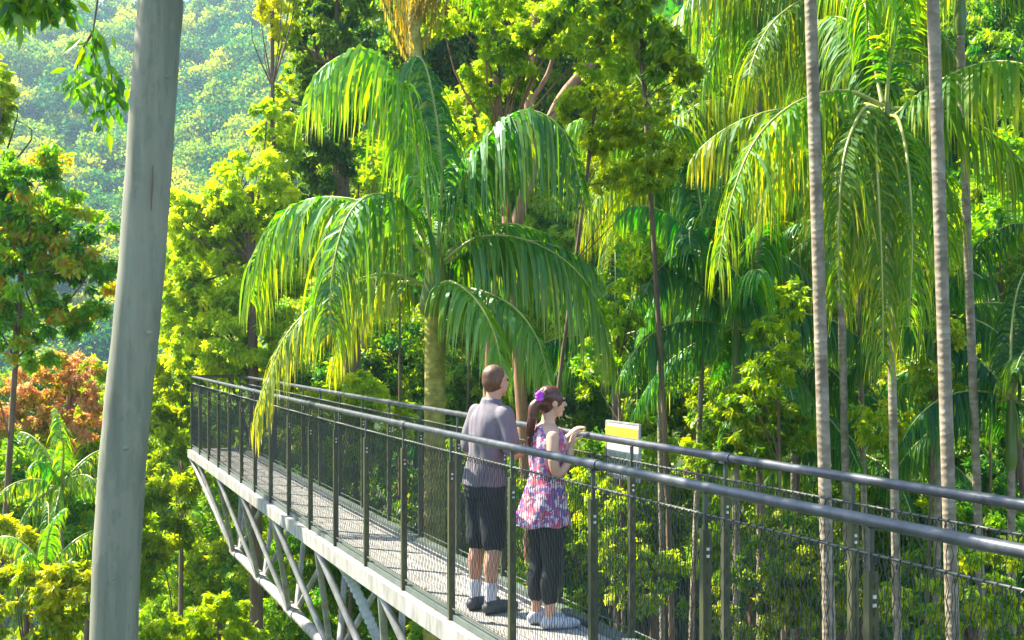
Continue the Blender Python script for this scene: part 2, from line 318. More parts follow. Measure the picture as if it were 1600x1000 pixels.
# ------------------------------------------------------------------ palms
DOWN = np.array([0, 0, -1.])
def frond(root, pts, lf=.75, n=None, style='P', tint=.5, hang=1.0, wl=.031, name='frond', rr=.02, dry=.0):
    pts = np.asarray(pts, float); seg = np.linalg.norm(np.diff(pts, axis=0), axis=1); ln = seg.sum()
    n = n or int(ln / .024)
    start = .14; s = np.linspace(start, 1, n); cum = np.concatenate([[0], np.cumsum(seg)]) / ln
    base = np.stack([np.interp(s, cum, pts[:, k]) for k in range(3)], 1)
    T = norm(np.stack([np.interp(s, cum, np.gradient(pts[:, k])) for k in range(3)], 1))
    Sd = np.cross(T, [0, 0, 1.]); bad = np.linalg.norm(Sd, axis=1) < .15; Sd[bad] = [1, .3, 0]; Sd = norm(Sd)
    mb = MB(); tube(mb, pts, np.linspace(rr, rr * .25, len(pts)), 6)
    mb2 = MB()
    prof = np.clip(np.sin(math.pi * (.12 + .80 * s)) ** .7, .25, 1)
    for sgn in (-1, 1):
        ll = lf * prof * rng.uniform(.72, 1.15, n) * np.where(rng.uniform(0, 1, n) < .06, rng.uniform(.2, .6, n), 1); wf = rng.uniform(.6, 1.35, (n, 1)); brn = (rng.uniform(0, 1, n) < .2) * rng.uniform(.03, .12, n)
        d = norm(Sd * sgn * .8 + T * rng.uniform(.3, .7, (n, 1)) + np.array([0, 0, .10 - .35 * (hang > .8)]) + rng.normal(0, .12, (n, 3)))
        wv = norm(T * .9 + DOWN * .15 + rng.normal(0, .25, (n, 3)))
        K = 6; p = base.copy(); cen = [p]; 
        g = rng.uniform(.5, .9, (n, 1)) * hang
        for k in range(K):
            p = p + d * (ll / K)[:, None]; cen.append(p); d = norm(d + DOWN * g * (1.5 if k == 0 else 1))
        wid = np.array([.35, 1, 1, .9, .65, .35, .03])
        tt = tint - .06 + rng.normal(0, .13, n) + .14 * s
        if dry: tt = tt + dry * (rng.uniform(0, 1, n) > .6)
        V = []
        for k in range(K + 1):
            w = wv * (wl * wid[k] * .5) * wf
            V += [cen[k] - w, cen[k] + w]
        V = np.stack(V, 1)                      # n, 2(K+1), 3
        i = np.arange(n)[:, None] * (2 * (K + 1))
        for k in range(K):
            mb2.add(np.zeros((0, 3)), np.zeros((0, 4), int))
        q = np.concatenate([i + [[2 * k, 2 * k + 1, 2 * k + 3, 2 * k + 2]] for k in range(K)])
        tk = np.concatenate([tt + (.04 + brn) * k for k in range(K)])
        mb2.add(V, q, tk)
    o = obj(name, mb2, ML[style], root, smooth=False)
    obj('rachis', mb, M['rachis'], o)
    return o
def arc(p0, az, el, ln, k, n=18, side=0.):
    d = np.array([math.sin(az) * math.cos(el), math.cos(az) * math.cos(el), math.sin(el)])
    sdv = np.array([math.cos(az), -math.sin(az), 0]) * side
    p = np.array(p0, float); out = [p.copy()]
    for i in range(n):
        p = p + d * ln / n; out.append(p.copy()); d = norm(d + (DOWN * k + sdv) * (1.6 / n) * (.4 + 1.4 * i / n))
    return np.array(out)
def palm(label, crown, foot, rt=.07, fronds=10, ln=2.6, lf=.75, style='P', tint=.45, shaft=.9, group='palms around the walkway', trunkmat='palmtrunk', explicit=None, low=-.3, wl=.031, hang=1.0, bend=.0, name='palm_tree', azs=None):
    """crown (px,py,z), foot (px,z)"""
    c = P(*crown); fx = (foot[0] - 800) * foot[1] / F; f = np.array([fx, foot[1], float(H(fx, foot[1])) - .1])
    root = thing(name, label, 'palm', f + [0, 0, .1], group)
    mb = MB(); low_c = c - [0, 0, shaft] 
    pts = catmull([f, (f + low_c) / 2 + [bend, 0, 0], low_c], 26)
    rad = rt * np.interp(np.linspace(0, 1, 26), [0, .08, 1], [1.35, 1.05, .85]); tube(mb, pts, rad, 14)
    obj('trunk', mb, M[trunkmat], root)
    mb = MB(); tube(mb, catmull([low_c, low_c + [0, 0, shaft * .3], low_c + [0, 0, shaft * .8], c + [0, 0, .1]], 12), rt * np.array([.9, 1.2, 1.35, 1.3, 1.2, 1.1, 1, .9, .8, .7, .55, .3]), 12)
    obj('crownshaft', mb, M['shaft'], root)
    if explicit: 
        for e in explicit:
            ctrl, kw = e[0], (e[1] if len(e) > 1 else {})
            frond(root, catmull([P(a, b, crown[2] + dz) for a, b, dz in ctrl], 22), **{**dict(lf=lf, style=style, tint=tint, wl=wl, hang=hang), **kw})
    for i in range(fronds):
        az = (azs[i % len(azs)] if azs else i * 2.399 + rng.uniform(-.3, .3)); u = (i + .5) / fronds
        el = math.radians(82) * (1 - u) + low * u + rng.uniform(-.1, .1)
        frond(root, arc(c - [0, 0, .1], az, el, ln * rng.uniform(.85, 1.1), rng.uniform(.75, 1.15), side=rng.uniform(-.25, .25)),
              lf=lf, style=style, tint=tint + rng.uniform(-.12, .12), wl=wl, hang=hang)
    return root

# ------------------------------------------------------------------ skywalk
zk = np.array([1.0, 3.25, 4.16, 5.07, 5.98, 6.88, 7.79, 8.69, 9.5, 10.4, 11.3, 12.2, 13.1, 14, 14.9, 15.8, 16.7, 17.6, 18.5, 19.4])
xk = np.array([2.68, 1.60, 1.19, .752, .342, -.08, -.485, -.87, -1.25, -1.62, -2.0, -2.386, -2.77, -3.11, -3.49, -3.86, -4.25, -4.64, -5.02, -5.40])
pf = np.polyfit(zk, xk, 3)
def path(z, off=0., Z=0.):
    x = np.polyval(pf, z); dx = np.polyval(np.polyder(pf), z); t = np.array([dx, 1.]); t /= np.linalg.norm(t)
    return np.array([x + t[1] * off, z - t[0] * off, Z])
ZE = 19.4; WD = .80; RH = 1.22
zs = np.linspace(1.0, ZE, 60)
walk = thing('walkway', 'cantilevered steel lookout walkway with mesh railings where the couple stand', 'walkway', (0, 5, 0))
def strip(name, o0, o1, z0, z1, m, parent=walk, zz=zs):
    """closed bar following the walkway between offsets o0..o1 and heights z0..z1"""
    mb = MB(); a = np.array([[path(z, o0, z0), path(z, o1, z0), path(z, o1, z1), path(z, o0, z1)] for z in zz])
    n = len(zz); i = np.arange(n - 1)[:, None] * 4; j = np.arange(4)[None]; k = (j + 1) % 4
    mb.add(a, np.stack([i + j, i + k, i + 4 + k, i + 4 + j], -1).reshape(-1, 4)); mb.add(a[0], [[3, 2, 1, 0]]); mb.add(a[-1], [[0, 1, 2, 3]])
    return obj(name, mb, m, parent, smooth=False)
strip('deck', .085, .715, -.05, 0, M['deck'])
strip('side_channel', .0, .08, -.07, .035, M['kerb']); strip('side_channel', .72, .80, -.07, .035, M['kerb'])
strip('edge_beam', -.07, -.004, -.13, -.005, M['galv']); strip('edge_beam', .804, .87, -.13, -.005, M['galv'])
def rail_run(off, name='handrail'):
    mb = MB(); tube(mb, [path(z, off, RH) for z in zs], .0235, 12)
    h = obj(name, mb, M['rail'], walk)
    mb = MB(); tube(mb, [path(z, off, RH - .115) for z in zs], .006, 6); obj('mesh_wire', mb, M['steel'], walk)
    mb = MB(); tube(mb, [path(z, off, .075) for z in zs], .006, 6); obj('mesh_wire', mb, M['steel'], walk)
rail_run(0.0); rail_run(WD)
mb = MB(); tube(mb, [path(ZE, 0, RH), path(ZE, WD, RH)], .025, 12); obj('end_rail', mb, M['rail'], walk)
posts = ZE - np.arange(20) * .905 - .02
posts = posts[posts > 2.2]
def post(p, ang):
    mb = MB(); box(mb, p + [0, 0, (RH - .175) / 2 - .02], (.042, .03, RH - .175 + .04), ang)
    o = obj('post', mb, M['post'], walk, smooth=False)
    mb = MB(); box(mb, p + [0, 0, RH - .19 + .08], (.02, .014, .17), ang); obj('stem', mb, M['steel'], o, smooth=False)
    mb = MB(); c, s = math.cos(ang), math.sin(ang)
    for q in (.26, .29): box(mb, p + [-c * .0 + s * .018, -c * .018, RH - q], (.012, .008, .012), ang)
    obj('bolt', mb, M['bolt'], o, smooth=False)
for off in (0.0, WD):
    for z in posts: post(path(z, off), math.atan2(.41, .912))
def mesh_panel(a, b):
    """woven wire net laced between two posts: zig-zag strands"""
    mb = MB(); L_ = np.linalg.norm(b - a); n = max(3, int(L_ / .03)); rows = 24; hh = np.linspace(.08, RH - .12, rows)
    u = (b - a) / L_; V = []; w = .0021
    nn = np.array([-u[1], u[0], 0])
    for i in range(n):
        x0 = (i + .5) / n * L_; zz = x0 + ((np.arange(rows) % 2) - .5) * L_ / n * .38 * (1 if i % 2 else -1) + rng.normal(0, .0025, rows)
        p = a[None] + u[None] * zz[:, None] + np.stack([0 * hh, 0 * hh, hh], 1) + nn * ((np.arange(rows) % 2) - .5)[:, None] * .004
        tube(mb, p, w, 3, cap=False)
    # lacing loops along the top wire
    m_ = int(L_ / .05); th = np.linspace(0, 2 * math.pi * m_, m_ * 7)
    p = a[None] + u[None] * (np.linspace(0, L_, len(th)))[:, None] + np.stack([0 * th, 0 * th, RH - .115 + -.012 + .02 * np.cos(th)], 1) + nn * (np.sin(th) * .014)[:, None]
    tube(mb, p, .0022, 4, cap=False)
    obj('mesh_panel', mb, M['wire'], walk, smooth=False)
for off in (0.0, WD):
    for i in range(len(posts) - 1): mesh_panel(path(posts[i + 1], off), path(posts[i], off))
mesh_panel(path(ZE, 0), path(ZE, WD))
# truss
def bar(name, a, b, r, m='galv'):
    mb = MB(); tube(mb, [a, b], r, 10); return obj(name, mb, M[m], walk)
CD = -1.42; nodes = [17.5 - 1.9 * i for i in range(7)]
mb = MB(); tube(mb, [path(z, WD / 2, CD) for z in np.linspace(nodes[0] + .15, 4, 30)], .066, 12); obj('bottom_chord', mb, M['galv'], walk)
bar('strut', path(ZE - .05, -.03, -.125), path(nodes[0], .36, CD), .034); bar('strut', path(ZE - .05, WD + .03, -.125), path(nodes[0], .44, CD), .034)
for i, zn in enumerate(nodes):
    for side, xo in ((-.03, .36), (WD + .03, .44)):
        bar('strut', path(zn, xo, CD), path(min(zn + .95, ZE), side, -.125), .032)
        bar('strut', path(zn, xo, CD), path(zn - .95, side, -.125), .032)
    bar('cross_beam', path(zn + .95, 0, -.11), path(zn + .95, WD, -.11), .04)
    mb = MB(); c = path(zn, .4, CD); d = path(zn - .3, .4, CD) - path(zn + .3, .4, CD); tube(mb, [c - d * .35, c + d * .35], .078, 12); obj('sleeve', mb, M['galv'], walk)
mb = MB(); pc = catmull([P(528, 872, 10.2), P(548, 905, 10.4), P(580, 975, 10.5), P(600, 1030, 10.6), P(640, 1180, 10.7)], 90)
tube(mb, pc, .045 + .007 * np.sin(np.arange(90) * 2.1), 10); obj('corrugated_pipe', mb, surf("pipe_grey", (.3, .34, .38), (.45, .5, .55), rough=.4), walk)

for off in (0.0, WD):
    for z in posts[::3]:
        mb = MB(); tube(mb, [path(z - .05, off, RH), path(z + .05, off, RH)], .0285, 12); obj('rail_sleeve', mb, M['rail'], walk)
        mb = MB(); box(mb, path(z, off, RH - .025), (.05, .05, .012), math.atan2(.41, .912)); obj('rail_bracket', mb, M['steel'], walk, False)
def litter():
    mb = MB()
    for i in range(90):
        z = rng.uniform(4, 18); c = path(z, rng.choice([rng.uniform(.1, .2), rng.uniform(.1, .7), rng.uniform(.6, .7)]), .006)
        a = rng.uniform(0, 6.28); l = rng.uniform(.03, .08); u = np.array([math.cos(a), math.sin(a), 0]); w = np.array([-u[1], u[0], 0]) * l * .2
        mb.add([c, c + u * l * .5 + w + [0, 0, .006], c + u * l, c + u * l * .5 - w + [0, 0, .003]], [[0, 1, 2, 3]], rng.uniform(0, 1))
    tag(obj('fallen_leaves', mb, ML['S'], None, False), 'dry leaves scattered on the walkway deck', 'leaves', kind='stuff')
litter()

# info sign on the far rail
zsg = 6.93; sgp = path(zsg, WD + .075); sdx = np.polyval(np.polyder(pf), zsg); sga = math.atan2(1, sdx)
sg = thing('sign', 'small yellow and white information board fixed to the far handrail', 'sign', (sgp[0], sgp[1], 1.0))
def sbox(u, n_, z, sz):
    c, s_ = math.cos(sga), math.sin(sga); mb_ = MB(); box(mb_, [sgp[0] + c * u + s_ * n_, sgp[1] + s_ * u - c * n_, z], sz, sga); return mb_
SGN = 1 if False else -1
obj('board', sbox(0, 0, 1.145, (.42, .010, .355)), M['white'], sg, False)
for u_, z_, sz in ((-.207, 1.145, (.012, .016, .36)), (.207, 1.145, (.012, .016, .36)), (0, 1.322, (.40, .016, .010)), (0, .968, (.40, .016, .010))): obj('frame', sbox(u_, 0, z_, sz), M['galv'], sg, False)
obj('yellow_band', sbox(0, SGN * .008, 1.25, (.41, .005, .085)), M['yellow'], sg, False)
for q in (-.12, .0, .12): obj('pale_patch', sbox(q, SGN * .008, 1.09, (.09, .005, .08)), M['pale'], sg, False)
for q in (-.17, .17): obj('bracket', sbox(q, SGN * .030, 1.02, (.03, .045, .03)), M['steel'], sg, False)

# ------------------------------------------------------------------ people
def ico(mb, c, r, R=None, n=16):
    u = np.linspace(0, math.pi, n + 1)[1:-1]; v = np.arange(2 * n) * math.pi / n
    r = np.broadcast_to(np.asarray(r, float), (3,))
    g = np.array([[math.sin(a) * math.cos(b), math.sin(a) * math.sin(b), math.cos(a)] for a in u for b in v]); g = np.vstack([g, [[0, 0, 1], [0, 0, -1]]]) * r
    if R is not None: g = g @ R.T
    g = g + np.asarray(c); m = 2 * n; q = []
    for i in range(n - 2):
        for j in range(m): q.append([i * m + j, (i + 1) * m + j, (i + 1) * m + (j + 1) % m, i * m + (j + 1) % m])
    mb.add(g, q); k = (n - 1) * m; t = [[k, j, (j + 1) % m] for j in range(m)] + [[k + 1, (n - 2) * m + (j + 1) % m, (n - 2) * m + j] for j in range(m)]
    mb.n -= len(g); mb.f.setdefault(3, []).append(np.array(t) + mb.n); mb.t.setdefault(3, []).append(np.full(len(t), .5)); mb.n += len(g)
class Fig:
    def __init__(s, label, foot, face, h):
        s.o = np.array(foot, float); f = np.array([*face, 0.]); s.f = f / np.linalg.norm(f); s.r = np.array([s.f[1], -s.f[0], 0])
        s.R = np.stack([s.r, s.f, [0, 0, 1.]], 1); s.h = h; s.wk = 1; s.root = thing('person', label, 'person', foot)
    def p(s, r, f, u): return s.o + s.R @ np.array([r * s.wk, f, u])
    def limb(s, mb, pts, rad, n=12):
        P_ = catmull([s.p(*q) for q in pts], n); R_ = np.interp(np.linspace(0, 1, n), np.linspace(0, 1, len(rad)), rad)
        tube(mb, P_, R_, 16); ico(mb, P_[0], R_[0] * .98, n=8); ico(mb, P_[-1], R_[-1] * .98, n=8)
    def loft(s, mb, secs, m=28):
        """secs: (r, f, u, rx, ry)"""
        a = np.array(secs, float); k = len(a); U = np.linspace(0, 1, 6 * k); A = np.stack([catmull(a[:, [i, i, i]], 6 * k)[:, 0] for i in range(5)], 1)
        th = np.arange(m) * 2 * math.pi / m
        V = np.array([[s.p(q[0] + q[3] * math.cos(t), q[1] + q[4] * math.sin(t), q[2]) for t in th] for q in A])
        i = np.arange(len(A) - 1)[:, None] * m; j = np.arange(m)[None]; kk = (j + 1) % m
        mb.add(V, np.stack([i + j, i + kk, i + m + kk, i + m + j], -1).reshape(-1, 4)); mb.add(V[0], [list(range(m))[::-1]]); mb.add(V[-1], [list(range(m))])
    def hand(s, mb, w, d, nrm, curl=.5, sc=1.0, thumb=1):
        """w wrist (local), d finger direction, nrm palm normal (towards which fingers curl), all local"""
        w = np.array(w, float); d = np.array(d, float); d /= np.linalg.norm(d); nrm = np.array(nrm, float); nrm -= d * nrm.dot(d); nrm /= np.linalg.norm(nrm); sd_ = np.cross(d, nrm)
        for k in range(4):
            o = (k - 1.5) * .019 * sc; kn = w + d * .085 * sc + sd_ * o
            s.limb(mb, [w + sd_ * o * .7, w + d * .045 * sc + sd_ * o, kn], [.014 * sc, .0135 * sc, .0115 * sc], 5)
            ll = [.06, .072, .068, .052][k] * sc; q = kn; dd = d.copy(); ps = [q]
            for c in range(3):
                dd = dd + nrm * curl * .8; dd /= np.linalg.norm(dd); q = q + dd * ll / 3 * (1.15 - .15 * c); ps.append(q)
            s.limb(mb, ps, [.010 * sc, .009 * sc, .0085 * sc, .007 * sc], 7)
        b = w + d * .02 * sc + sd_ * thumb * .022 * sc
        s.limb(mb, [b, b + (d * .5 + sd_ * thumb * .7 + nrm * .3) * .04 * sc, b + (d * .9 + sd_ * thumb * .75 + nrm * .6) * .065 * sc], [.013 * sc, .011 * sc, .009 * sc], 6)
    def fin(s, name, mb, m, vox=.006, smooth=3, remesh=True, fold=0.):
        me = mb.mesh(name); o = link(name, me, m, s.root)
        if remesh:
            r = o.modifiers.new('r', 'REMESH'); r.mode = 'VOXEL'; r.voxel_size = vox; r.use_smooth_shade = True
            k = o.modifiers.new('s', 'SMOOTH'); k.iterations = smooth; k.factor = .5
            dg = bpy.context.evaluated_depsgraph_get(); dg.update()
            nm = bpy.data.meshes.new_from_object(o.evaluated_get(dg)); o.modifiers.clear(); o.data = nm; nm.materials.clear(); nm.materials.append(m)
            if fold:
                k = len(nm.vertices); co = np.empty(k * 3); nm.vertices.foreach_get('co', co); co = co.reshape(-1, 3)
                no = np.empty(k * 3); nm.vertex_normals.foreach_get('vector', no); no = no.reshape(-1, 3)
                L_ = (co - s.o) @ s.R; a = np.arctan2(L_[:, 1], L_[:, 0])
                w = np.sin(a * 7 + 9 * L_[:, 2] + 2 * np.sin(17 * L_[:, 0])) * .6 + np.sin(a * 4 - 23 * L_[:, 2] + 3 * np.sin(11 * L_[:, 1] + 2)) * .5
                co += no * (w * fold)[:, None]; nm.vertices.foreach_set('co', co.ravel()); nm.update()
            nm.polygons.foreach_set("use_smooth", np.ones(len(nm.polygons), bool))
        return o
def head(fg, mb, c, sc=1.0, yaw=0.0, pitch=0.0):
    """c local centre; face along local +f turned by yaw (to the right positive)"""
    cyw, syw = math.cos(yaw), math.sin(yaw)
    def q(r, f, u): 
        f2 = f * math.cos(pitch) + u * math.sin(pitch) * -1 * -1 if False else f
        return (c[0] + (r * cyw + f2 * syw) * sc, c[1] + (f2 * cyw - r * syw) * sc, c[2] + u * sc)
    Rz = fg.R @ np.array([[cyw, syw, 0], [-syw, cyw, 0], [0, 0, 1.]])
    ico(mb, fg.p(*q(0, -.012, .022)), np.array([.072, .09, .084]) * sc, Rz)
    ico(mb, fg.p(*q(0, .026, -.03)), np.array([.058, .062, .075]) * sc, Rz)
    ico(mb, fg.p(*q(0, .058, -.083)), np.array([.028, .024, .022]) * sc, Rz, 8)          # chin
    fg.limb(mb, [q(0, .083, .018), q(0, .099, -.012), q(0, .104, -.022)], [.008 * sc, .011 * sc, .014 * sc], 5)   # nose
    fg.limb(mb, [q(-.02, .082, -.053), q(0, .090, -.053), q(.02, .082, -.053)], [.006 * sc, .009 * sc, .006 * sc], 6)
    for s_ in (-1, 1):
        ico(mb, fg.p(*q(s_ * .073, -.008, -.012)), np.array([.011, .02, .031]) * sc, Rz, 8)
        fg.limb(mb, [q(s_ * .045, .072, .022), q(s_ * .028, .084, .026), q(s_ * .012, .086, .022)], [.006 * sc] * 3, 5)
    return q, Rz
def eyes(fg, q, Rz, sc=1.0):
    for s_ in (-1, 1):
        mb = MB(); ico(mb, fg.p(*q(s_ * .029, .078, .008)), np.array([.014, .009, .007]) * sc, Rz, 8); fg.fin('eye', mb, M['dark'], remesh=False)

# man: back to the camera, right hand forward on the far rail
zf = 7.83
m_ = Fig('man in grey short-sleeved shirt, dark shorts and white socks seen from behind', (P(757, 955, zf)[0], zf, 0.0), (.74, .67), 1.67)
b = MB(); m_.wk = .86
m_.loft(b, [(0, 0, .84, .12, .09), (0, .0, .95, .15, .10), (.02, .0, 1.06, .135, .09), (.04, .01, 1.2, .155, .10), (.05, .02, 1.32, .165, .10), (.055, .02, 1.39, .11, .075), (.055, .025, 1.42, .055, .055)])
m_.limb(b, [(.055, .02, 1.38), (.06, .03, 1.43), (.066, .04, 1.50)], [.062, .053, .052])
q, Rz = head(m_, b, (.072, .05, 1.565), 1.0, yaw=.0)
for s_ in (-1, 1):
    fx = s_ * .095
    m_.limb(b, [(s_ * .07, 0, .86), (s_ * .085, .012, .66), (fx, .01, .46), (fx, -.012, .33), (fx, -.01, .2), (fx, -.015, .08)], [.088, .073, .052, .053, .041, .032], 22)
    m_.limb(b, [(fx, -.03, .05), (fx, .05, .045), (fx + s_ * .01, .15, .035)], [.032, .034, .028], 8)
# arms
m_.limb(b, [(-.125, .02, 1.34), (-.165, .0, 1.2), (-.175, -.01, 1.08), (-.18, .05, .95), (-.175, .09, .86)], [.052, .043, .036, .031, .024], 18)
m_.hand(b, (-.175, .09, .86), (0, .25, -1), (.9, .3, 0), .35, thumb=-1)
m_.limb(b, [(.225, .02, 1.34), (.262, .03, 1.2), (.272, .05, 1.08), (.31, .17, 1.14), (.35, .27, 1.235)], [.052, .043, .036, .031, .024], 18)
m_.hand(b, (.35, .27, 1.235), (.4, .9, .15), (0, .2, -1), .35, thumb=-1)
m_.fin('body', b, M['skin'], .0055); eyes(m_, q, Rz)
b = MB()
m_.loft(b, [(0, 0, .86, .188, .142), (.0, 0, .93, .182, .134), (.02, 0, 1.06, .160, .110), (.04, .01, 1.2, .182, .118), (.05, .02, 1.31, .195, .115), (.055, .02, 1.375, .15, .09), (.056, .02, 1.425, .072, .066)])
m_.limb(b, [(-.11, .02, 1.34), (-.165, .0, 1.2), (-.175, -.008, 1.12)], [.068, .064, .062], 10)
m_.limb(b, [(.21, .02, 1.34), (.262, .03, 1.2), (.268, .035, 1.13)], [.068, .064, .062], 10)
tube(b, [m_.p(.055, .02, 1.40), m_.p(.06, .022, 1.45)], [.074, .066], 16)
m_.fin('shirt', b, M['shirt'], .008, 4, fold=.004)
b = MB()
m_.loft(b, [(0, 0, .78, .168, .122), (0, 0, .86, .176, .130), (0, 0, .91, .166, .12)])
for s_ in (-1, 1): m_.limb(b, [(s_ * .075, 0, .82), (s_ * .085, .01, .66), (s_ * .093, .012, .49)], [.098, .092, .086], 12)
m_.fin('shorts', b, M['shorts'], .009, 4, fold=.006)
b = MB()   # hair: cap over the back and top
ico(b, m_.p(*q(0, -.022, .036)), np.array([.0755, .0835, .079]), Rz)
ico(b, m_.p(*q(0, -.030, .006)), np.array([.0765, .075, .078]), Rz)
ico(b, m_.p(*q(0, -.045, -.025)), np.array([.058, .050, .052]), Rz)
m_.fin('hair', b, M['hairm'], .007, 2)
for s_ in (-1, 1):
    b = MB(); fx = s_ * .095; m_.limb(b, [(fx, -.01, .20), (fx, -.014, .13), (fx, -.015, .07)], [.047, .041, .040], 10); m_.fin('sock', b, M['sock'], .008)
    b = MB(); m_.limb(b, [(fx, -.045, .042), (fx, .05, .040), (fx + s_ * .012, .15, .033), (fx + s_ * .014, .19, .030)], [.042, .046, .042, .032], 12)
    tube(b, [m_.p(fx, -.015, .04), m_.p(fx, -.02, .10)], [.045, .043], 14)
    m_.fin('shoe', b, M['shoem'], .007)

# woman: profile, facing the far rail
zw = 7.42
w_ = Fig('woman in floral tunic and black cropped trousers with purple flower in ponytail', (P(852, 978, zw)[0], zw, 0.0), (.96, .28), 1.55)
b = MB()
w_.loft(b, [(0, 0, .76, .115, .095), (0, 0, .84, .14, .11), (0, .0, .97, .11, .085), (0, .02, 1.1, .12, .105), (0, .02, 1.2, .135, .1), (0, .01, 1.28, .10, .07), (0, .012, 1.31, .05, .05)])
w_.limb(b, [(0, .012, 1.27), (0, .02, 1.33), (0, .03, 1.39)], [.052, .045, .045])
q, Rz = head(w_, b, (.0, .045, 1.445), .93, yaw=-.12)
for s_ in (-1, 1):
    fx = s_ * .075; ff = .02 if s_ > 0 else -.02
    w_.limb(b, [(s_ * .06, 0, .78), (s_ * .07, ff, .6), (fx, ff, .42), (fx, ff - .02, .3), (fx, ff - .015, .17), (fx, ff - .02, .075)], [.085, .068, .047, .047, .036, .029], 22)
    w_.limb(b, [(fx, ff - .03, .045), (fx, ff + .05, .04), (fx, ff + .13, .03)], [.028, .03, .024], 8)
w_.limb(b, [(.125, .01, 1.23), (.155, .0, 1.11), (.15, .03, 1.0), (.12, .11, 1.06), (.07, .15, 1.16)], [.042, .036, .031, .027, .021], 18)
w_.hand(b, (.07, .15, 1.16), (-.3, .35, .9), (0, 1, -.3), .6, .9, thumb=-1)
w_.limb(b, [(-.125, .02, 1.23), (-.15, .06, 1.1), (-.15, .10, 1.02), (-.11, .14, 1.12), (-.06, .17, 1.21)], [.042, .036, .031, .027, .021], 18)
w_.hand(b, (-.06, .17, 1.21), (.2, .6, .6), (0, .6, -1), .45, .9, thumb=1)
w_.fin('body', b, M['skinf'], .0055); eyes(w_, q, Rz, .93)
b = MB()
w_.loft(b, [(0, -.03, .66, .185, .20), (0, -.01, .76, .175, .165), (0, 0, .88, .155, .135), (0, .005, 1.0, .128, .10), (0, .02, 1.1, .138, .12), (0, .02, 1.2, .148, .11), (0, .01, 1.26, .12, .085), (0, .0, 1.29, .075, .06)])
w_.fin('tunic', b, M['floral'], .008, 3, fold=.008)
b = MB()
w_.loft(b, [(0, 0, .70, .13, .105), (0, 0, .80, .14, .11), (0, 0, .88, .125, .10)])
for s_ in (-1, 1):
    fx = s_ * .075; ff = .02 if s_ > 0 else -.02
    w_.limb(b, [(s_ * .06, 0, .76), (s_ * .07, ff, .6), (fx, ff, .42), (fx, ff - .02, .3), (fx, ff - .015, .20)], [.094, .078, .06, .06, .054], 16)
w_.fin('trousers', b, M['pants'], .009, 3, fold=.005)
for s_ in (-1, 1):
    fx = s_ * .075; ff = .02 if s_ > 0 else -.02
    b = MB(); w_.limb(b, [(fx, ff - .045, .04), (fx, ff + .04, .038), (fx, ff + .13, .03), (fx, ff + .165, .027)], [.038, .042, .038, .028], 12)
    tube(b, [w_.p(fx, ff - .02, .04), w_.p(fx, ff - .022, .085)], [.041, .037], 14)
    w_.fin('shoe', b, M['shoew'], .007)
b = MB()
ico(b, w_.p(*q(0, -.022, .034)), np.array([.080, .093, .084]) * .93, Rz)
ico(b, w_.p(*q(0, -.05, -.01)), np.array([.068, .058, .07]) * .93, Rz)
for s_ in (-1, 1): ico(b, w_.p(*q(s_ * .055, .01, .02)), np.array([.026, .05, .055]) * .93, Rz, 10)
w_.limb(b, [q(0, -.09, .0), q(0, -.135, -.03), q(0.0, -.15, -.12), (0, -.105, 1.24), (.01, -.10, 1.13)], [.034, .036, .033, .027, .008], 16)
w_.fin('hair', b, M['hairw'], .007, 2)
b = MB()
for k in range(46):
    e = rng.normal(0, 1, 3); a0 = q(.012 * e[0], -.14 + .008 * e[1], -.06); a1 = q(.016 * e[0], -.152 + .012 * e[1], -.13)
    w_.limb(b, [a0, a1, (.014 * e[0], -.10 + .012 * e[1], 1.24), (.022 * e[0], -.10 + .02 * e[1], 1.13 + .03 * e[2])], [.003, .0028, .0025, .001], 8)
for k in range(30):
    a = rng.uniform(-1.2, 1.2); c0 = q(.078 * math.sin(a), -.01 - .05 * math.cos(a), .095 * math.cos(a) * .5 + .03); e = rng.normal(0, .012, 3)
    w_.limb(b, [c0, (c0[0] + e[0], c0[1] - .035, c0[2] + .01 + e[2]), (c0[0] + e[0], c0[1] - .06, c0[2] - .015)], [.0016, .0014, .0008], 5)
w_.fin('hair_strands', b, M['hairw'], remesh=False)
b = MB()
fc = np.array(q(.03, -.105, .045))
for k in range(7):
    a = k * 2 * math.pi / 7; ico(b, w_.p(fc[0] + .006, fc[1] + .021 * math.cos(a), fc[2] + .021 * math.sin(a)), (.014, .016, .016), None, 8)
ico(b, w_.p(fc[0] + .014, fc[1], fc[2]), .013, None, 8); w_.fin('hair_flower', b, M['flower'], remesh=False)

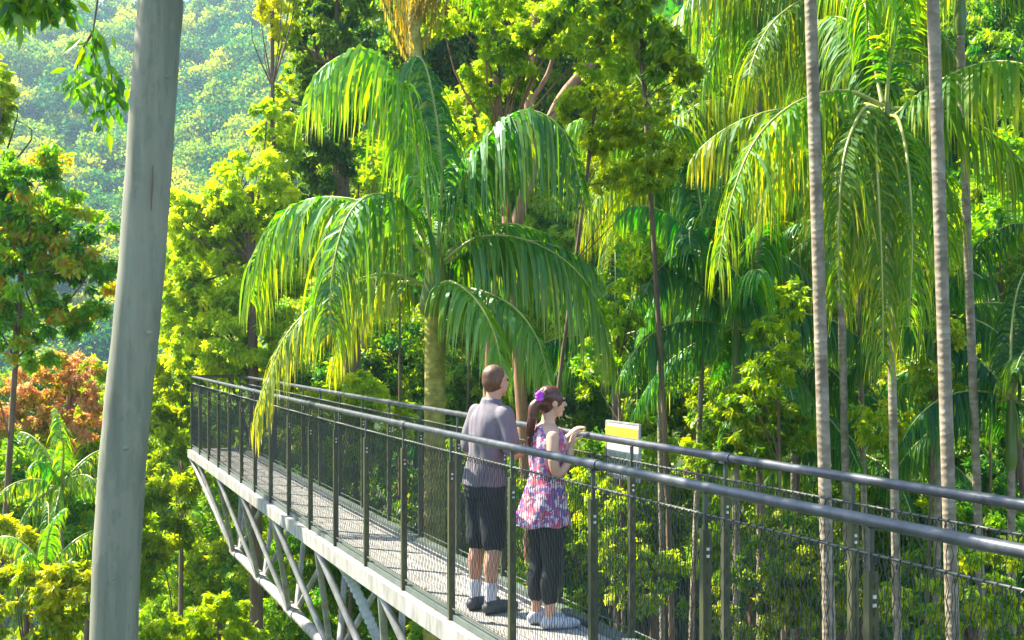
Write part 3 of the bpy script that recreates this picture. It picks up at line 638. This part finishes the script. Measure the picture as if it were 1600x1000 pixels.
# ------------------------------------------------------------------ gum trunk close to the camera
def gum():
    root = thing('gum_tree', 'big smooth pale grey gum trunk rising through the left of the view', 'tree', (P(150, 1000, 6)[0], 6, float(H(-2.2, 6))))
    ctr = [(178, 1000), (181, 900), (189, 760), (199, 640), (214, 500), (224, 380), (235, 220), (244, 90), (251, 0), (258, -150), (262, -320)]
    pts = [P(a, b, 6) for a, b in ctr]; dn = (pts[0] - pts[2]) / np.linalg.norm(pts[0] - pts[2]); low = [pts[0] + dn * q for q in (8.6, 5, 2.5, 1)]; pts = catmull(low + pts, 90)
    r = np.interp(pts[:, 2], [-8, -1, 0, 3.6, 5], [.17, .124, .122, .115, .10])
    mb = MB(); tube(mb, pts, r, 28, wob=.012)
    tgt = [P(-60, -420, 7.5), P(150, -500, 5.2), P(420, -520, 5.8), P(360, -400, 7.5)]
    for t in tgt: tube(mb, catmull([pts[-4], (pts[-1] + t) / 2 + [0, 0, .1], t], 12), np.linspace(.07, .015, 12), 8)
    obj('trunk', mb, M['gum'], root)
    mb = MB(); ps = [P(a, b, 5.885) for a, b in ((239, 258), (238, 290), (236, 330))]; tube(mb, ps, [.002, .005, .002], 6); obj('bark_scar', mb, M['scar'], root)
    for a, b_, rr in ((233, 520, .012), (196, 700, .014), (176, 905, .010), (262, 120, .010)):
        mb = MB(); c = P(a, b_, 5.888)
        for k in range(3): ico(mb, c + [0, .004 * k, 0], (rr * (1.3 - .3 * k), .008, rr * (1 - .2 * k)), None, 8)
        obj('knot', mb, M['gum'], root)
    mb = MB()
    for t in tgt: cloud(mb, t, (.8, .8, .45), .13, 1.2, wr=.28, tint=(.2, .7), droop=1.2)
    # the low sprays hanging beside the trunk
    sp = [(135, 70), (150, 105), (120, 112), (165, 130), (135, 140), (175, 150), (110, 130), (150, 60), (190, 125), (160, 185)]
    for a, b in sp: 
        c = P(a, b, 7.2); cc = c + rng.normal(0, .035, (13, 3)); leaf_quads(mb, cc, .13, .3, rng.uniform(.1, .6, 13), 1.4)
    for a, b in [(x, y) for x in (8, 30, 55, 80, 100) for y in (-15, 5, 25) if y < 36 - .35 * x + 8]:
        cc = P(a, b, 6.6) + rng.normal(0, .04, (22, 3)); leaf_quads(mb, cc, .11, .4, rng.uniform(.1, .9, 22), .9)
    obj('crown', mb, ML['M'], root, False)
    mb = MB()
    for c in ([(200, -300), (170, -120), (150, 20), (145, 60), (150, 105)], [(145, 50), (125, 85), (118, 125)], [(148, 60), (170, 95), (176, 145)], [(60, -200), (40, -60), (30, 20)], [(90, -160), (75, -40), (70, 15)]):
        z = 7.2 if c[0][0] > 110 else 6.6
        tube(mb, catmull([P(a, b, z) for a, b in c], 14), np.linspace(.01, .003, 14), 5)
    obj('branch', mb, M['bark'], root)
gum()

# ------------------------------------------------------------------ palms
A = [
 ([(680, 395, 0), (655, 250, -.1), (625, 130, -.2), (570, 78, -.3), (500, 110, -.4), (484, 165, -.5)], dict(lf=1.15, tint=.42)),
 ([(684, 390, 0), (690, 260, .2), (672, 130, .4), (652, 88, .5), (630, 130, .6)], dict(lf=.7, tint=.25)),
 ([(690, 400, 0), (720, 290, -.1), (770, 205, -.2), (825, 172, -.3), (880, 205, -.45), (908, 290, -.6)], dict(lf=1.2, tint=.4)),
 ([(676, 410, 0), (640, 330, -.25), (590, 303, -.5), (545, 335, -.75), (520, 420, -.95), (515, 520, -1.05)], dict(lf=1.2, tint=.45)),
 ([(670, 405, 0), (600, 330, .2), (520, 308, .4), (455, 325, .6), (412, 385, .7), (392, 470, .8)], dict(lf=1.15, tint=.58)),
 ([(668, 445, 0), (600, 428, -.3), (520, 455, -.5), (450, 520, -.7), (415, 600, -.8), (398, 668, -.85)], dict(lf=.75, tint=.72)),
 ([(690, 410, 0), (745, 372, -.1), (810, 372, -.2), (880, 405, -.3), (930, 465, -.35), (955, 555, -.4)], dict(lf=1.15, tint=.55)),
 ([(694, 400, 0), (740, 365, .4), (800, 350, .9), (860, 375, 1.3), (900, 440, 1.6)], dict(lf=.8, tint=.4)),
 ([(688, 455, 0), (740, 452, -.3), (800, 478, -.6), (840, 530, -.8), (858, 600, -.9)], dict(lf=.75, tint=.62)),
 ([(682, 450, 0), (705, 440, -.5), (745, 470, -.9), (775, 530, -1.1), (785, 600, -1.15)], dict(lf=.7, tint=.6)),
 ([(672, 450, 0), (640, 440, .5), (590, 450, .9), (545, 500, 1.2), (520, 580, 1.3)], dict(lf=.7, tint=.75)),
]
palm('tall green palm with wide drooping fronds arching behind the couple', (680, 405, 12), (676, 12), rt=.128, fronds=3, ln=2.2, lf=.8, wl=.038, explicit=A, trunkmat='palmtrunkg', shaft=.6, low=.2, azs=[.3, -.5, 1.0, -1.2])
Bf = [
 ([(1385, 160, 0), (1392, 90, -.1), (1412, 20, -.2), (1450, -40, -.3)], dict(lf=.42, tint=.4, hang=.35)),
 ([(1380, 165, 0), (1320, 142, -.2), (1245, 160, -.4), (1180, 220, -.6), (1140, 320, -.7), (1122, 420, -.75)], dict(lf=.95, tint=.6)),
 ([(1392, 170, 0), (1450, 170, -.1), (1520, 190, -.2), (1580, 235, -.3), (1640, 310, -.4), (1670, 400, -.5)], dict(lf=.8, tint=.6)),
 ([(1378, 175, 0), (1350, 170, -.4), (1320, 240, -.8), (1310, 360, -.9), (1312, 470, -.9)], dict(lf=.85, tint=.6)),
 ([(1388, 180, 0), (1405, 190, -.4), (1420, 270, -.8), (1425, 390, -.9), (1420, 510, -.9)], dict(lf=.85, tint=.55)),
 ([(1380, 180, 0), (1368, 195, -.5), (1372, 290, -.9), (1378, 420, -1), (1380, 560, -1)], dict(lf=.8, tint=.65)),
 ([(1390, 175, 0), (1430, 200, .2), (1470, 290, .4), (1485, 400, .5)], dict(lf=.85, tint=.45)),
 ([(1380, 172, 0), (1340, 165, .2), (1290, 220, .4), (1270, 330, .5)], dict(lf=.9, tint=.6)),
 ([(1386, 178, 0), (1392, 215, .4), (1398, 320, .7), (1400, 450, .8)], dict(lf=.8, tint=.6)),
 ([(1382, 178, 0), (1350, 220, .4), (1345, 330, .6), (1350, 440, .7)], dict(lf=.8, tint=.65)),
 ([(1382, 178, 0), (1300, 180, .3), (1225, 240, .4), (1190, 330, .5)], dict(lf=.8, tint=.65)),
 ([(1378, 160, 0), (1362, 80, .3), (1355, 20, .5), (1340, -20, .8)], dict(lf=.5, tint=.2)),
]
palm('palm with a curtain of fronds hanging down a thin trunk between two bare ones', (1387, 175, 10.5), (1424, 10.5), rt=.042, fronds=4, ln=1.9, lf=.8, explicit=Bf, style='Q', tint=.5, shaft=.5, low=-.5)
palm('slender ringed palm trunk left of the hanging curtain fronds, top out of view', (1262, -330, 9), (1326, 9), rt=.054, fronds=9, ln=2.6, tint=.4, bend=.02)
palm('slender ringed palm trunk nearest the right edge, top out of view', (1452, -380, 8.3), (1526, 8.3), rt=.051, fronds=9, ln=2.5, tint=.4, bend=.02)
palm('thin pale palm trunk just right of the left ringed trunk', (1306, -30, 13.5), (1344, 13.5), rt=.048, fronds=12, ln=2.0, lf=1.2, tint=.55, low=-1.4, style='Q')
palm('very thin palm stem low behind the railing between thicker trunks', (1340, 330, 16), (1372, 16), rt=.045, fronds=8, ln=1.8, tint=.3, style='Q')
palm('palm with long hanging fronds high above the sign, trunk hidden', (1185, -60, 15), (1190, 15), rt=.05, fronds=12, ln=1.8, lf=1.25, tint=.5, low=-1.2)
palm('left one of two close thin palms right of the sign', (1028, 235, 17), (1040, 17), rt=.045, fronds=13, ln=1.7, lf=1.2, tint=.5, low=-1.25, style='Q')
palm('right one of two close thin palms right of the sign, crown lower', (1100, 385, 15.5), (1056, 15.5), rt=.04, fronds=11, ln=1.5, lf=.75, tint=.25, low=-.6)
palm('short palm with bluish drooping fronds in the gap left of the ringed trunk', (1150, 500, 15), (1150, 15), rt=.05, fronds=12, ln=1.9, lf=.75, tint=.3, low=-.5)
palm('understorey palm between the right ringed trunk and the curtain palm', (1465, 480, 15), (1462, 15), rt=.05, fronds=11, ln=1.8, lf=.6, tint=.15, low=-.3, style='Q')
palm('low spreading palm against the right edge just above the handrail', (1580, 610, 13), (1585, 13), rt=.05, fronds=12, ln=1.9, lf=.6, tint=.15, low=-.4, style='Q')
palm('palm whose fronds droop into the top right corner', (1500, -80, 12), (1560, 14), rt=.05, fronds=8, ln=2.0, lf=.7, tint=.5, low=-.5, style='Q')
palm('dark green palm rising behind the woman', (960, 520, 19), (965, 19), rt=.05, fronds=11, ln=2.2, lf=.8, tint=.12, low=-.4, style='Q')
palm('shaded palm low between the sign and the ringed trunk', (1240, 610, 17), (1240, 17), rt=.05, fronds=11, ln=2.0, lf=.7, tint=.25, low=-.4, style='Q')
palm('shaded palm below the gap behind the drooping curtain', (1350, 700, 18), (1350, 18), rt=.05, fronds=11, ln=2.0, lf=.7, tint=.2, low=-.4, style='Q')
palm('pale fountain-shaped palm on the slope at the lower left, upper one', (95, 745, 13), (95, 13), rt=.03, fronds=13, ln=.85, lf=.26, wl=.022, tint=.55, low=-.3, shaft=.3, group='small palms on the left slope')
palm('pale fountain-shaped palm on the slope at the lower left, lower one', (70, 880, 11.5), (70, 11.5), rt=.03, fronds=13, ln=.75, lf=.24, wl=.022, tint=.6, low=-.3, shaft=.3, group='small palms on the left slope')

# epiphyte-like brown skirt of dead fronds above the main palm
def skirt():
    zz = 14.0; top = P(648, -120, zz); fx = (676 - 800) * zz / F; f = np.array([fx, zz, float(H(fx, zz)) - .1])
    root = thing('palm_tree', 'palm with a brown skirt of dead fronds hanging above the main palm', 'palm', f + [0, 0, .1], 'palms around the walkway')
    mb = MB(); tube(mb, catmull([f, P(674, 600, zz), P(668, 300, zz), P(648, 60, zz), top], 24), .075, 12); obj('trunk', mb, M['palmtrunkg'], root)
    for i in range(26):
        a = rng.uniform(0, 2 * math.pi); r = rng.uniform(.35, .55); c = top + [0, 0, rng.uniform(-.3, .3)]
        e = P(645, 105 - rng.uniform(0, 110), zz) + rng.normal(0, .05, 3)
        p = catmull([c, c + [math.cos(a) * r, math.sin(a) * r, -.1], (c + e) / 2 + [math.cos(a) * r * .75, math.sin(a) * r * .75, 0], e], 14)
        frond(root, p, lf=rng.uniform(.15, .4), n=26, style='S', tint=rng.uniform(.2, .8), hang=1.5, name='dead_frond', rr=.012, wl=.035)
    for i in range(9): frond(root, arc(top, i * 2.4, .9 - i * .08, 2.6, .9), style='P', tint=.5)
skirt()

# ------------------------------------------------------------------ broadleaf trees and shrubs near and middle
T = tree
T('vine_covered_tree', 'dark tree cloaked in vines with a yellow-green left edge, top centre-left', 'tree',
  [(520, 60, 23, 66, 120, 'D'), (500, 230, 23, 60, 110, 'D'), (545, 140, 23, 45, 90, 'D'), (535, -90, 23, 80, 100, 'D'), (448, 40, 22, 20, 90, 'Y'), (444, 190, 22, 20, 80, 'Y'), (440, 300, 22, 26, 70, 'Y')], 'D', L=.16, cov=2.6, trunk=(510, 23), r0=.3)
T('broadleaf_tree', 'yellow-leaved branch tips beside the hill at the top', 'tree', [(425, 10, 21, 24, 50), (440, -60, 21, 50, 40)], 'Y', L=.16, tint=(.8, 1.2), trunk=(470, 21), r0=.08)
T('broadleaf_tree', 'sunlit yellow-green tree left of the drooping main palm', 'tree',
  [(390, 290, 20, 72, 65), (335, 345, 20, 60, 58), (420, 400, 20.5, 70, 85), (340, 450, 20, 60, 65), (385, 530, 20, 85, 80), (430, 210, 21, 45, 65), (305, 520, 20, 55, 75), (300, 340, 20, 45, 50), (280, 430, 20, 42, 55), (360, 400, 21.5, 90, 110)], 'Y', L=.14, cov=3.0, trunk=(380, 20), r0=.16, tint=(.3, .95))
T('broadleaf_tree', 'narrow leafy tree beside the far end of the walkway', 'tree',
  [(285, 480, 23, 55, 66), (310, 560, 23, 50, 56), (255, 610, 21, 50, 66), (275, 700, 21, 58, 75), (250, 820, 19, 62, 85)], 'Y', L=.14, cov=2.6, trunk=(266, 21), r0=.07, tint=(.1, .8))
T('broadleaf_tree', 'green tree with reddish leaves filling the left edge', 'tree',
  [(40, 290, 13, 75, 85), (90, 360, 13, 85, 65), (20, 420, 13, 95, 95), (115, 440, 13, 70, 75), (45, 510, 13, 90, 60), (-30, 330, 13, 60, 140)], 'M', L=.12, cov=1.8, trunk=(-45, 13), r0=.06, tint=(.15, .9), nl=16)
T('broadleaf_tree', 'yellow-green leafy crown cut by the upper left edge', 'tree', [(-5, 140, 15, 32, 60), (-30, 200, 15, 40, 60)], 'Y', L=.12, tint=(.5, 1), trunk=(-40, 15), r0=.08)
T('flowering_tree', 'tree with orange blossom beside the gum trunk', 'tree',
  [(110, 570, 17, 45, 26), (60, 600, 17, 60, 30), (10, 625, 17, 45, 32), (130, 600, 17, 35, 35), (40, 690, 17, 90, 40, 'Y'), (100, 655, 17, 70, 45, 'O'), (20, 665, 17, 60, 30, 'O')], 'O', L=.10, cov=1.2, trunk=(100, 17), r0=.08, bark='barkred', nl=14)
T('shrub', 'bright leafy shrub on the slope left of the gum trunk base', 'shrub', [(40, 950, 11, 80, 70), (110, 930, 11, 50, 60), (10, 860, 12, 50, 60)], 'Y', L=.10, trunk=(60, 11), r0=.05, tint=(.3, 1))
T('shrub', 'tangled green shrub behind the small fountain palms', 'shrub', [(40, 780, 16, 90, 80), (120, 820, 16, 60, 90), (-10, 730, 16, 60, 60)], 'M', L=.12, trunk=(50, 16), r0=.05, tint=(.2, .9))
T('broadleaf_tree', 'tree between the gum trunk and the orange blossom, lower part leafy', 'tree', [(150, 620, 19, 40, 70), (140, 730, 19, 50, 90), (190, 850, 19, 70, 100), (110, 700, 19, 60, 60)], 'Y', L=.15, trunk=(150, 19), r0=.08, tint=(.4, 1))
T('shrub', 'bright yellow-green shrub below the truss at the bottom', 'shrub', [(345, 965, 12.5, 50, 42), (270, 985, 12.5, 50, 30), (385, 1000, 12.5, 40, 30), (310, 1030, 12.5, 80, 40)], 'Y', L=.10, cov=2.8, trunk=(330, 12.5), r0=.05, tint=(.5, 1.1))
T('broadleaf_tree', 'green tree below the end of the walkway behind the truss struts', 'tree', [(330, 800, 24, 70, 90), (400, 900, 24, 90, 90), (280, 920, 24, 70, 80), (370, 1000, 23, 110, 60)], 'G', L=.17, trunk=(330, 24), r0=.1, tint=(.35, 1))
T('broadleaf_tree', 'leafy tree seen through the mesh left of the man', 'tree', [(520, 800, 21, 90, 100), (600, 900, 21, 100, 90), (470, 930, 21, 80, 90)], 'G', L=.16, trunk=(540, 21), r0=.1, tint=(.3, .95))
T('shrub', 'yellow-green treetop just above the far rail left of the main palm trunk', 'shrub', [(560, 615, 20, 60, 45), (500, 640, 20, 50, 40), (600, 660, 20, 50, 50), (540, 700, 20, 100, 50)], 'Y', L=.13, trunk=(550, 20), r0=.06, tint=(.3, 1))
T('broadleaf_tree', 'yellow-green tree with reddish limbs at the top middle', 'tree',
  [(775, 115, 16, 62, 44), (735, 160, 16, 48, 38), (830, 20, 16, 80, 55), (745, 205, 15.5, 44, 26), (790, 60, 16, 50, 38), (900, 40, 16, 80, 55), (960, 90, 16, 60, 45), (700, 20, 16, 50, 36)], 'Y', L=.12, cov=2.0, trunk=(835, 16), r0=.13, bark='barkred', tint=(.2, .8), nl=16)
T('broadleaf_tree', 'spreading tree with arching yellow-green sprays right of the main palm', 'tree',
  [(930, 160, 13.6, 80, 28), (1000, 190, 13.6, 66, 30), (950, 215, 13.6, 50, 24), (1035, 240, 13.6, 48, 26), (1000, 275, 13.6, 60, 24), (935, 270, 14.5, 50, 30)], 'Y', L=.11, cov=1.6, trunk=(925, 14.5), r0=.04, bark='bark', tint=(.25, .85), nl=14)
T('broadleaf_tree', 'bright green tree filling the top between branches and hanging fronds', 'tree', [(1000, 20, 14.5, 70, 60), (1045, 100, 14.5, 55, 55), (930, -40, 14.5, 90, 50)], 'G', L=.16, trunk=(1055, 14.5), r0=.055, bark='bark', tint=(.4, 1.1))
T('broadleaf_tree', 'yellow-green tree showing between hanging fronds left of the ringed trunk', 'tree', [(1235, 365, 17, 45, 45), (1210, 300, 17, 30, 35), (1250, 440, 17, 40, 50), (1225, 400, 17, 35, 80)], 'Y', L=.12, trunk=(1235, 17), r0=.07, tint=(.1, .9))
T('broadleaf_tree', 'leafy tree with light sprays at the right edge above the railing', 'tree', [(1560, 400, 18, 50, 60), (1530, 330, 18, 35, 50), (1590, 170, 18, 30, 30), (1610, 480, 18, 50, 60)], 'G', L=.13, cov=1.6, trunk=(1580, 18), r0=.08, tint=(.4, 1))
T('shrub', 'leafy understorey shrub above the far rail right of the sign', 'shrub', [(1180, 640, 14, 60, 50), (1220, 680, 14, 60, 40), (1150, 700, 14, 80, 40)], 'G', L=.11, trunk=(1180, 14), r0=.04, tint=(.3, .95))
T('shrub', 'shrub with yellowish leaves seen through the mesh beside the woman', 'shrub', [(960, 820, 12.5, 60, 70), (1000, 900, 12.5, 70, 60), (920, 760, 13, 50, 40)], 'Y', L=.09, cov=1.6, trunk=(970, 12.5), r0=.04, tint=(.1, .8))
T('shrub', 'green shrub behind the mesh below the ringed trunks', 'shrub', [(1230, 860, 12, 80, 70), (1180, 940, 12, 90, 60), (1290, 930, 12, 80, 70)], 'G', L=.10, cov=1.7, trunk=(1220, 12), r0=.04, tint=(.3, 1))
T('shrub', 'green shrub behind the mesh at the lower right corner', 'shrub', [(1560, 900, 11, 80, 60), (1450, 950, 11.5, 90, 50), (1600, 970, 11, 80, 60)], 'G', L=.10, cov=1.7, trunk=(1550, 11), r0=.04, tint=(.3, 1))
T('shrub', 'leafy shrub low behind the deck between the couple', 'shrub', [(800, 850, 14, 50, 80), (840, 930, 14, 60, 60), (780, 760, 15, 40, 50)], 'Y', L=.10, cov=1.6, trunk=(815, 14), r0=.04, tint=(.1, .8))
T('broadleaf_tree', 'slim leafy tree between the woman and the two thin palms', 'tree', [(965, 470, 15, 45, 60), (1000, 400, 15, 40, 45), (940, 560, 15, 45, 45)], 'G', L=.12, cov=1.3, trunk=(962, 15), r0=.04, tint=(.3, 1.05))
T('broadleaf_tree', 'light green tree right of the bluish short palm', 'tree', [(1215, 540, 13.5, 45, 55), (1190, 590, 13.5, 50, 40), (1235, 470, 13.5, 30, 35)], 'Y', L=.11, cov=1.2, trunk=(1210, 13.5), r0=.035, tint=(.0, .8))
T('broadleaf_tree', 'light green tree between the thin pale trunk and the right ringed trunk', 'tree', [(1460, 600, 13, 40, 55), (1375, 660, 13, 50, 40), (1480, 520, 13, 30, 35)], 'G', L=.11, cov=1.1, trunk=(1455, 13), r0=.035, tint=(.4, 1.1))
# the diagonal brown limb by the palm
def leaning():
    z = 20.5; f = np.array([P(760, 0, z)[0], z, float(H(P(760, 0, z)[0], z))]); root = thing('leaning_tree', 'leaning reddish-brown trunk slanting up right of the main palm', 'tree', f)
    mb = MB(); tube(mb, catmull([f - [0, 0, .1], P(770, 480, z), P(808, 345, z), P(840, 240, z), P(880, 150, z), P(935, 85, z), P(975, 5, z), P(1000, -90, z)], 40), np.linspace(.14, .07, 40), 10, wob=.06)
    tube(mb, catmull([P(838, 245, z), P(825, 150, z), P(836, 60, z), P(826, -40, z)], 20), np.linspace(.09, .05, 20), 9)
    tube(mb, catmull([P(828, 160, z), P(858, 110, z), P(880, 20, z)], 12), np.linspace(.05, .03, 12), 8)
    obj('trunk', mb, M['barkred'], root)
    mb = MB()
    for a in ((1000, -90), (830, -60), (885, 5), (950, 40)): cloud(mb, P(a[0], a[1], z), (.7, .7, .4), .15, 1.8, tint=(.3, .9))
    obj('crown', mb, ML['Y'], root, False)
leaning()

# ------------------------------------------------------------------ the forest wall behind
back = [
 # px, py, z, rx, ry, style, label
 (600, 60, 30, 110, 130, 'G', 'green tree behind the crown of the main palm'),
 (760, 40, 31, 110, 110, 'D', 'dark tree behind the reddish limbs at the top'),
 (690, 270, 30, 130, 120, 'G', 'shaded tree directly behind the main palm fronds'),
 (560, 330, 27, 80, 130, 'Y', 'yellow-green tree between vine tree and main palm'),
 (830, 400, 30, 110, 110, 'G', 'green tree above the heads of the couple'),
 (960, 380, 29, 90, 120, 'G', 'shaded tree left of the two thin palms'),
 (920, 120, 33, 130, 110, 'G', 'green tree behind the arching sprays'),
 (1080, 230, 30, 100, 140, 'G', 'green tree behind the two thin palms'),
 (1200, 120, 29, 110, 140, 'G', 'green tree behind the high hanging fronds'),
 (1130, 420, 27, 100, 110, 'G', 'shaded tree behind the bluish short palm'),
 (1330, 90, 28, 110, 130, 'G', 'green tree behind the curtain palm crown'),
 (1470, 120, 27, 110, 140, 'G', 'shaded tree between the ringed trunks at the top'),
 (1600, 80, 26, 100, 140, 'D', 'dark tree in the upper right corner'),
 (1290, 400, 25, 100, 130, 'G', 'green tree behind the left ringed trunk'),
 (1450, 380, 25, 110, 130, 'G', 'green tree behind the right ringed trunk'),
 (1600, 350, 24, 90, 150, 'D', 'dark tree at the right edge above the low palm'),
 (480, 560, 29, 90, 110, 'G', 'green tree behind the low left frond of the main palm'),
 (620, 560, 28, 90, 90, 'D', 'dark tree behind the main palm trunk'),
 (760, 580, 27, 90, 90, 'G', 'tree behind the man at shoulder height'),
 (900, 590, 26, 100, 90, 'G', 'green tree behind the woman at head height'),
 (1040, 600, 24, 90, 90, 'G', 'tree above the sign behind the far rail'),
 (1170, 600, 22, 100, 90, 'G', 'green tree above the far rail left of the ringed trunk'),
 (1320, 620, 22, 100, 100, 'G', 'shaded tree behind the thin pale trunk above the rail'),
 (1470, 640, 21, 110, 100, 'G', 'tree above the far rail left of the right ringed trunk'),
 (1600, 660, 20, 90, 110, 'D', 'dark tree at the right edge just above the rail'),
 (700, 800, 23, 110, 110, 'G', 'shaded tree behind the base of the main palm trunk'),
 (860, 780, 22, 100, 110, 'G', 'tree behind the mesh beside the woman'),
 (1020, 790, 20, 100, 110, 'Y', 'yellowish tree behind the mesh below the sign'),
 (1180, 820, 19, 110, 110, 'Y', 'tree behind the mesh below the far handrail middle'),
 (1350, 840, 18, 120, 110, 'G', 'green tree behind the mesh below the curtain palm'),
 (1520, 860, 17, 120, 120, 'D', 'dark tree behind the mesh below the right ringed trunk'),
 (800, 950, 20, 120, 80, 'G', 'tree seen under the deck by the feet of the couple'),
 (560, 980, 27, 130, 110, 'G', 'tree seen through the truss at the bottom'),
 (440, 760, 31, 100, 120, 'G', 'tree seen through the mesh at the far end of the deck'),
 (390, 640, 33, 90, 90, 'Y', 'sunlit tree behind the far end of the railing'),
 (230, 700, 34, 100, 110, 'Y', 'yellowish tree behind the gum trunk at mid height'),
 (100, 830, 32, 120, 110, 'Y', 'yellowish tree on the slope behind the fountain palms'),
 (230, 930, 28, 110, 110, 'Y', 'yellowish tree low behind the gum trunk'),
 (60, 650, 45, 100, 80, 'D', 'dark distant tree below the blossom'),
]
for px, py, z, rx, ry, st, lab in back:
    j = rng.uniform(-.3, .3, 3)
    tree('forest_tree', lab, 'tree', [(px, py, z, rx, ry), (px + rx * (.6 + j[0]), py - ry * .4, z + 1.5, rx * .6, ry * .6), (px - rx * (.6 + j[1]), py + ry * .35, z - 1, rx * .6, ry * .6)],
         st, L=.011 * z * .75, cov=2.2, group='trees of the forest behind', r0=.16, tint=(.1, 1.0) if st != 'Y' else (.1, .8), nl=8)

# slender stems among the forest
def stems():
    spec = [(560, 24), (625, 22), (740, 25), (1120, 19), (1262, 18), (1545, 17), (1575, 18), (985, 24), (1095, 22)]
    lab = ['below the left fronds of the main palm', 'just left of the main palm trunk', 'behind the man', 'right of the two thin palms', 'left of the left ringed trunk',
           'right of the right ringed trunk', 'at the right edge', 'left of the two thin palms', 'behind the right thin palm']
    for (px, z), l in zip(spec, lab):
        c = P(px, 250 + 20 * (px % 7), z); x = c[0]; f = np.array([x + rng.uniform(-.3, .3), z, float(H(x, z)) - .1])
        root = thing('sapling', 'slim bare sapling stem ' + l, 'tree', f + [0, 0, .1], 'slim saplings in the understorey')
        mb = MB(); tube(mb, catmull([f, (f + c) / 2 + rng.normal(0, .08, 3), c], 16), np.linspace(.035, .018, 16), 8); obj('trunk', mb, M['bark'], root)
        mb = MB(); cloud(mb, c, (.7, .7, .5), .13, 1.3, tint=(.2, .8)); obj('crown', mb, ML['G'], root, False)
stems()

# ground cover on the slopes
def undergrowth():
    mb = MB(); n = 2600; x = []; y = []
    y = rng.uniform(7, 50, n); x = rng.uniform(-.62, .62, n) * y
    for i in range(n):
        c = np.array([x[i], y[i], float(H(x[i], y[i]))]); k = 70; r = rng.uniform(.25, .7)
        o = norm(rng.normal(size=(k, 3))) * [r, r, r * .8]; o[:, 2] = abs(o[:, 2])
        leaf_quads(mb, c + o * rng.uniform(.3, 1, (k, 1)), .22, .35, rng.uniform(0, 1) * .7 + rng.normal(0, .12, k), .1)
    tag(obj('undergrowth', mb, ML['G'], None, False), 'leafy green ground cover on the gully slopes', 'undergrowth', kind='stuff')
undergrowth()

# far wooded hillside: one mass of crowns
def hillwood():
    mb = MB(); k = 0
    for _ in range(1500):
        y = rng.uniform(95, 315); x = rng.uniform(-.56, -.12) * y - 3
        c = np.array([x, y, float(H(x, y))]); r = rng.uniform(1.8, 5.2); t = rng.uniform(.0, .85)
        n = int(90 * r * r ** .5) + 150; u = norm(rng.normal(size=(n, 3))); u[:, 2] = np.abs(u[:, 2]) * 1.1 - .2
        lob = 1 + .22 * np.sin(u[:, 0] * 7 + x) * np.sin(u[:, 1] * 6 + y) + .12 * np.sin(u[:, 2] * 11)
        p = c + [0, 0, r * 1.3] + u * r * [1, 1, 1.15] * lob[:, None] * rng.uniform(.82, 1.02, (n, 1))
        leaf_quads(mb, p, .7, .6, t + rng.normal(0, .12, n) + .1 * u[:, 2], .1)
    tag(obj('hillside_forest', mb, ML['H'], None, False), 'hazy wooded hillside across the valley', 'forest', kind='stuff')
hillwood()
def slopewood():
    mb = MB()
    for _ in range(420):
        y = rng.uniform(38, 110); x = rng.uniform(-.10, .62) * y
        c = np.array([x, y, float(H(x, y))]); r = rng.uniform(2.0, 3.6); t = rng.uniform(.0, .8); n = 420
        u = norm(rng.normal(size=(n, 3))); p = c + [0, 0, r * 1.6] + u * r * [1, 1, 1.7] * rng.uniform(.7, 1.02, (n, 1))
        leaf_quads(mb, p, .75, .6, t + rng.normal(0, .15, n), .2)
    tag(obj('slope_forest', mb, ML['D'], None, False), 'dark forest mass climbing the slope behind the palms', 'forest', kind='stuff')
slopewood()

# ------------------------------------------------------------------ valley haze
def haze():
    mb = MB(); box(mb, (0, 450, 35), (2500, 1600, 200)); o = obj('haze', mb, None, None, False)
    m = bpy.data.materials.new("haze"); m.use_nodes = True; N = m.node_tree.nodes; L = m.node_tree.links
    N.remove(N["Principled BSDF"]); v = N.new("ShaderNodeVolumePrincipled")
    v.inputs['Color'].default_value = (.50, .78, 1, 1); v.inputs['Density'].default_value = .00045; v.inputs['Anisotropy'].default_value = .3
    L.new(v.outputs[0], N["Material Output"].inputs['Volume']); o.data.materials.append(m); tag(o, kind='stuff', label='pale blue haze over the valley', cat='haze')
haze()
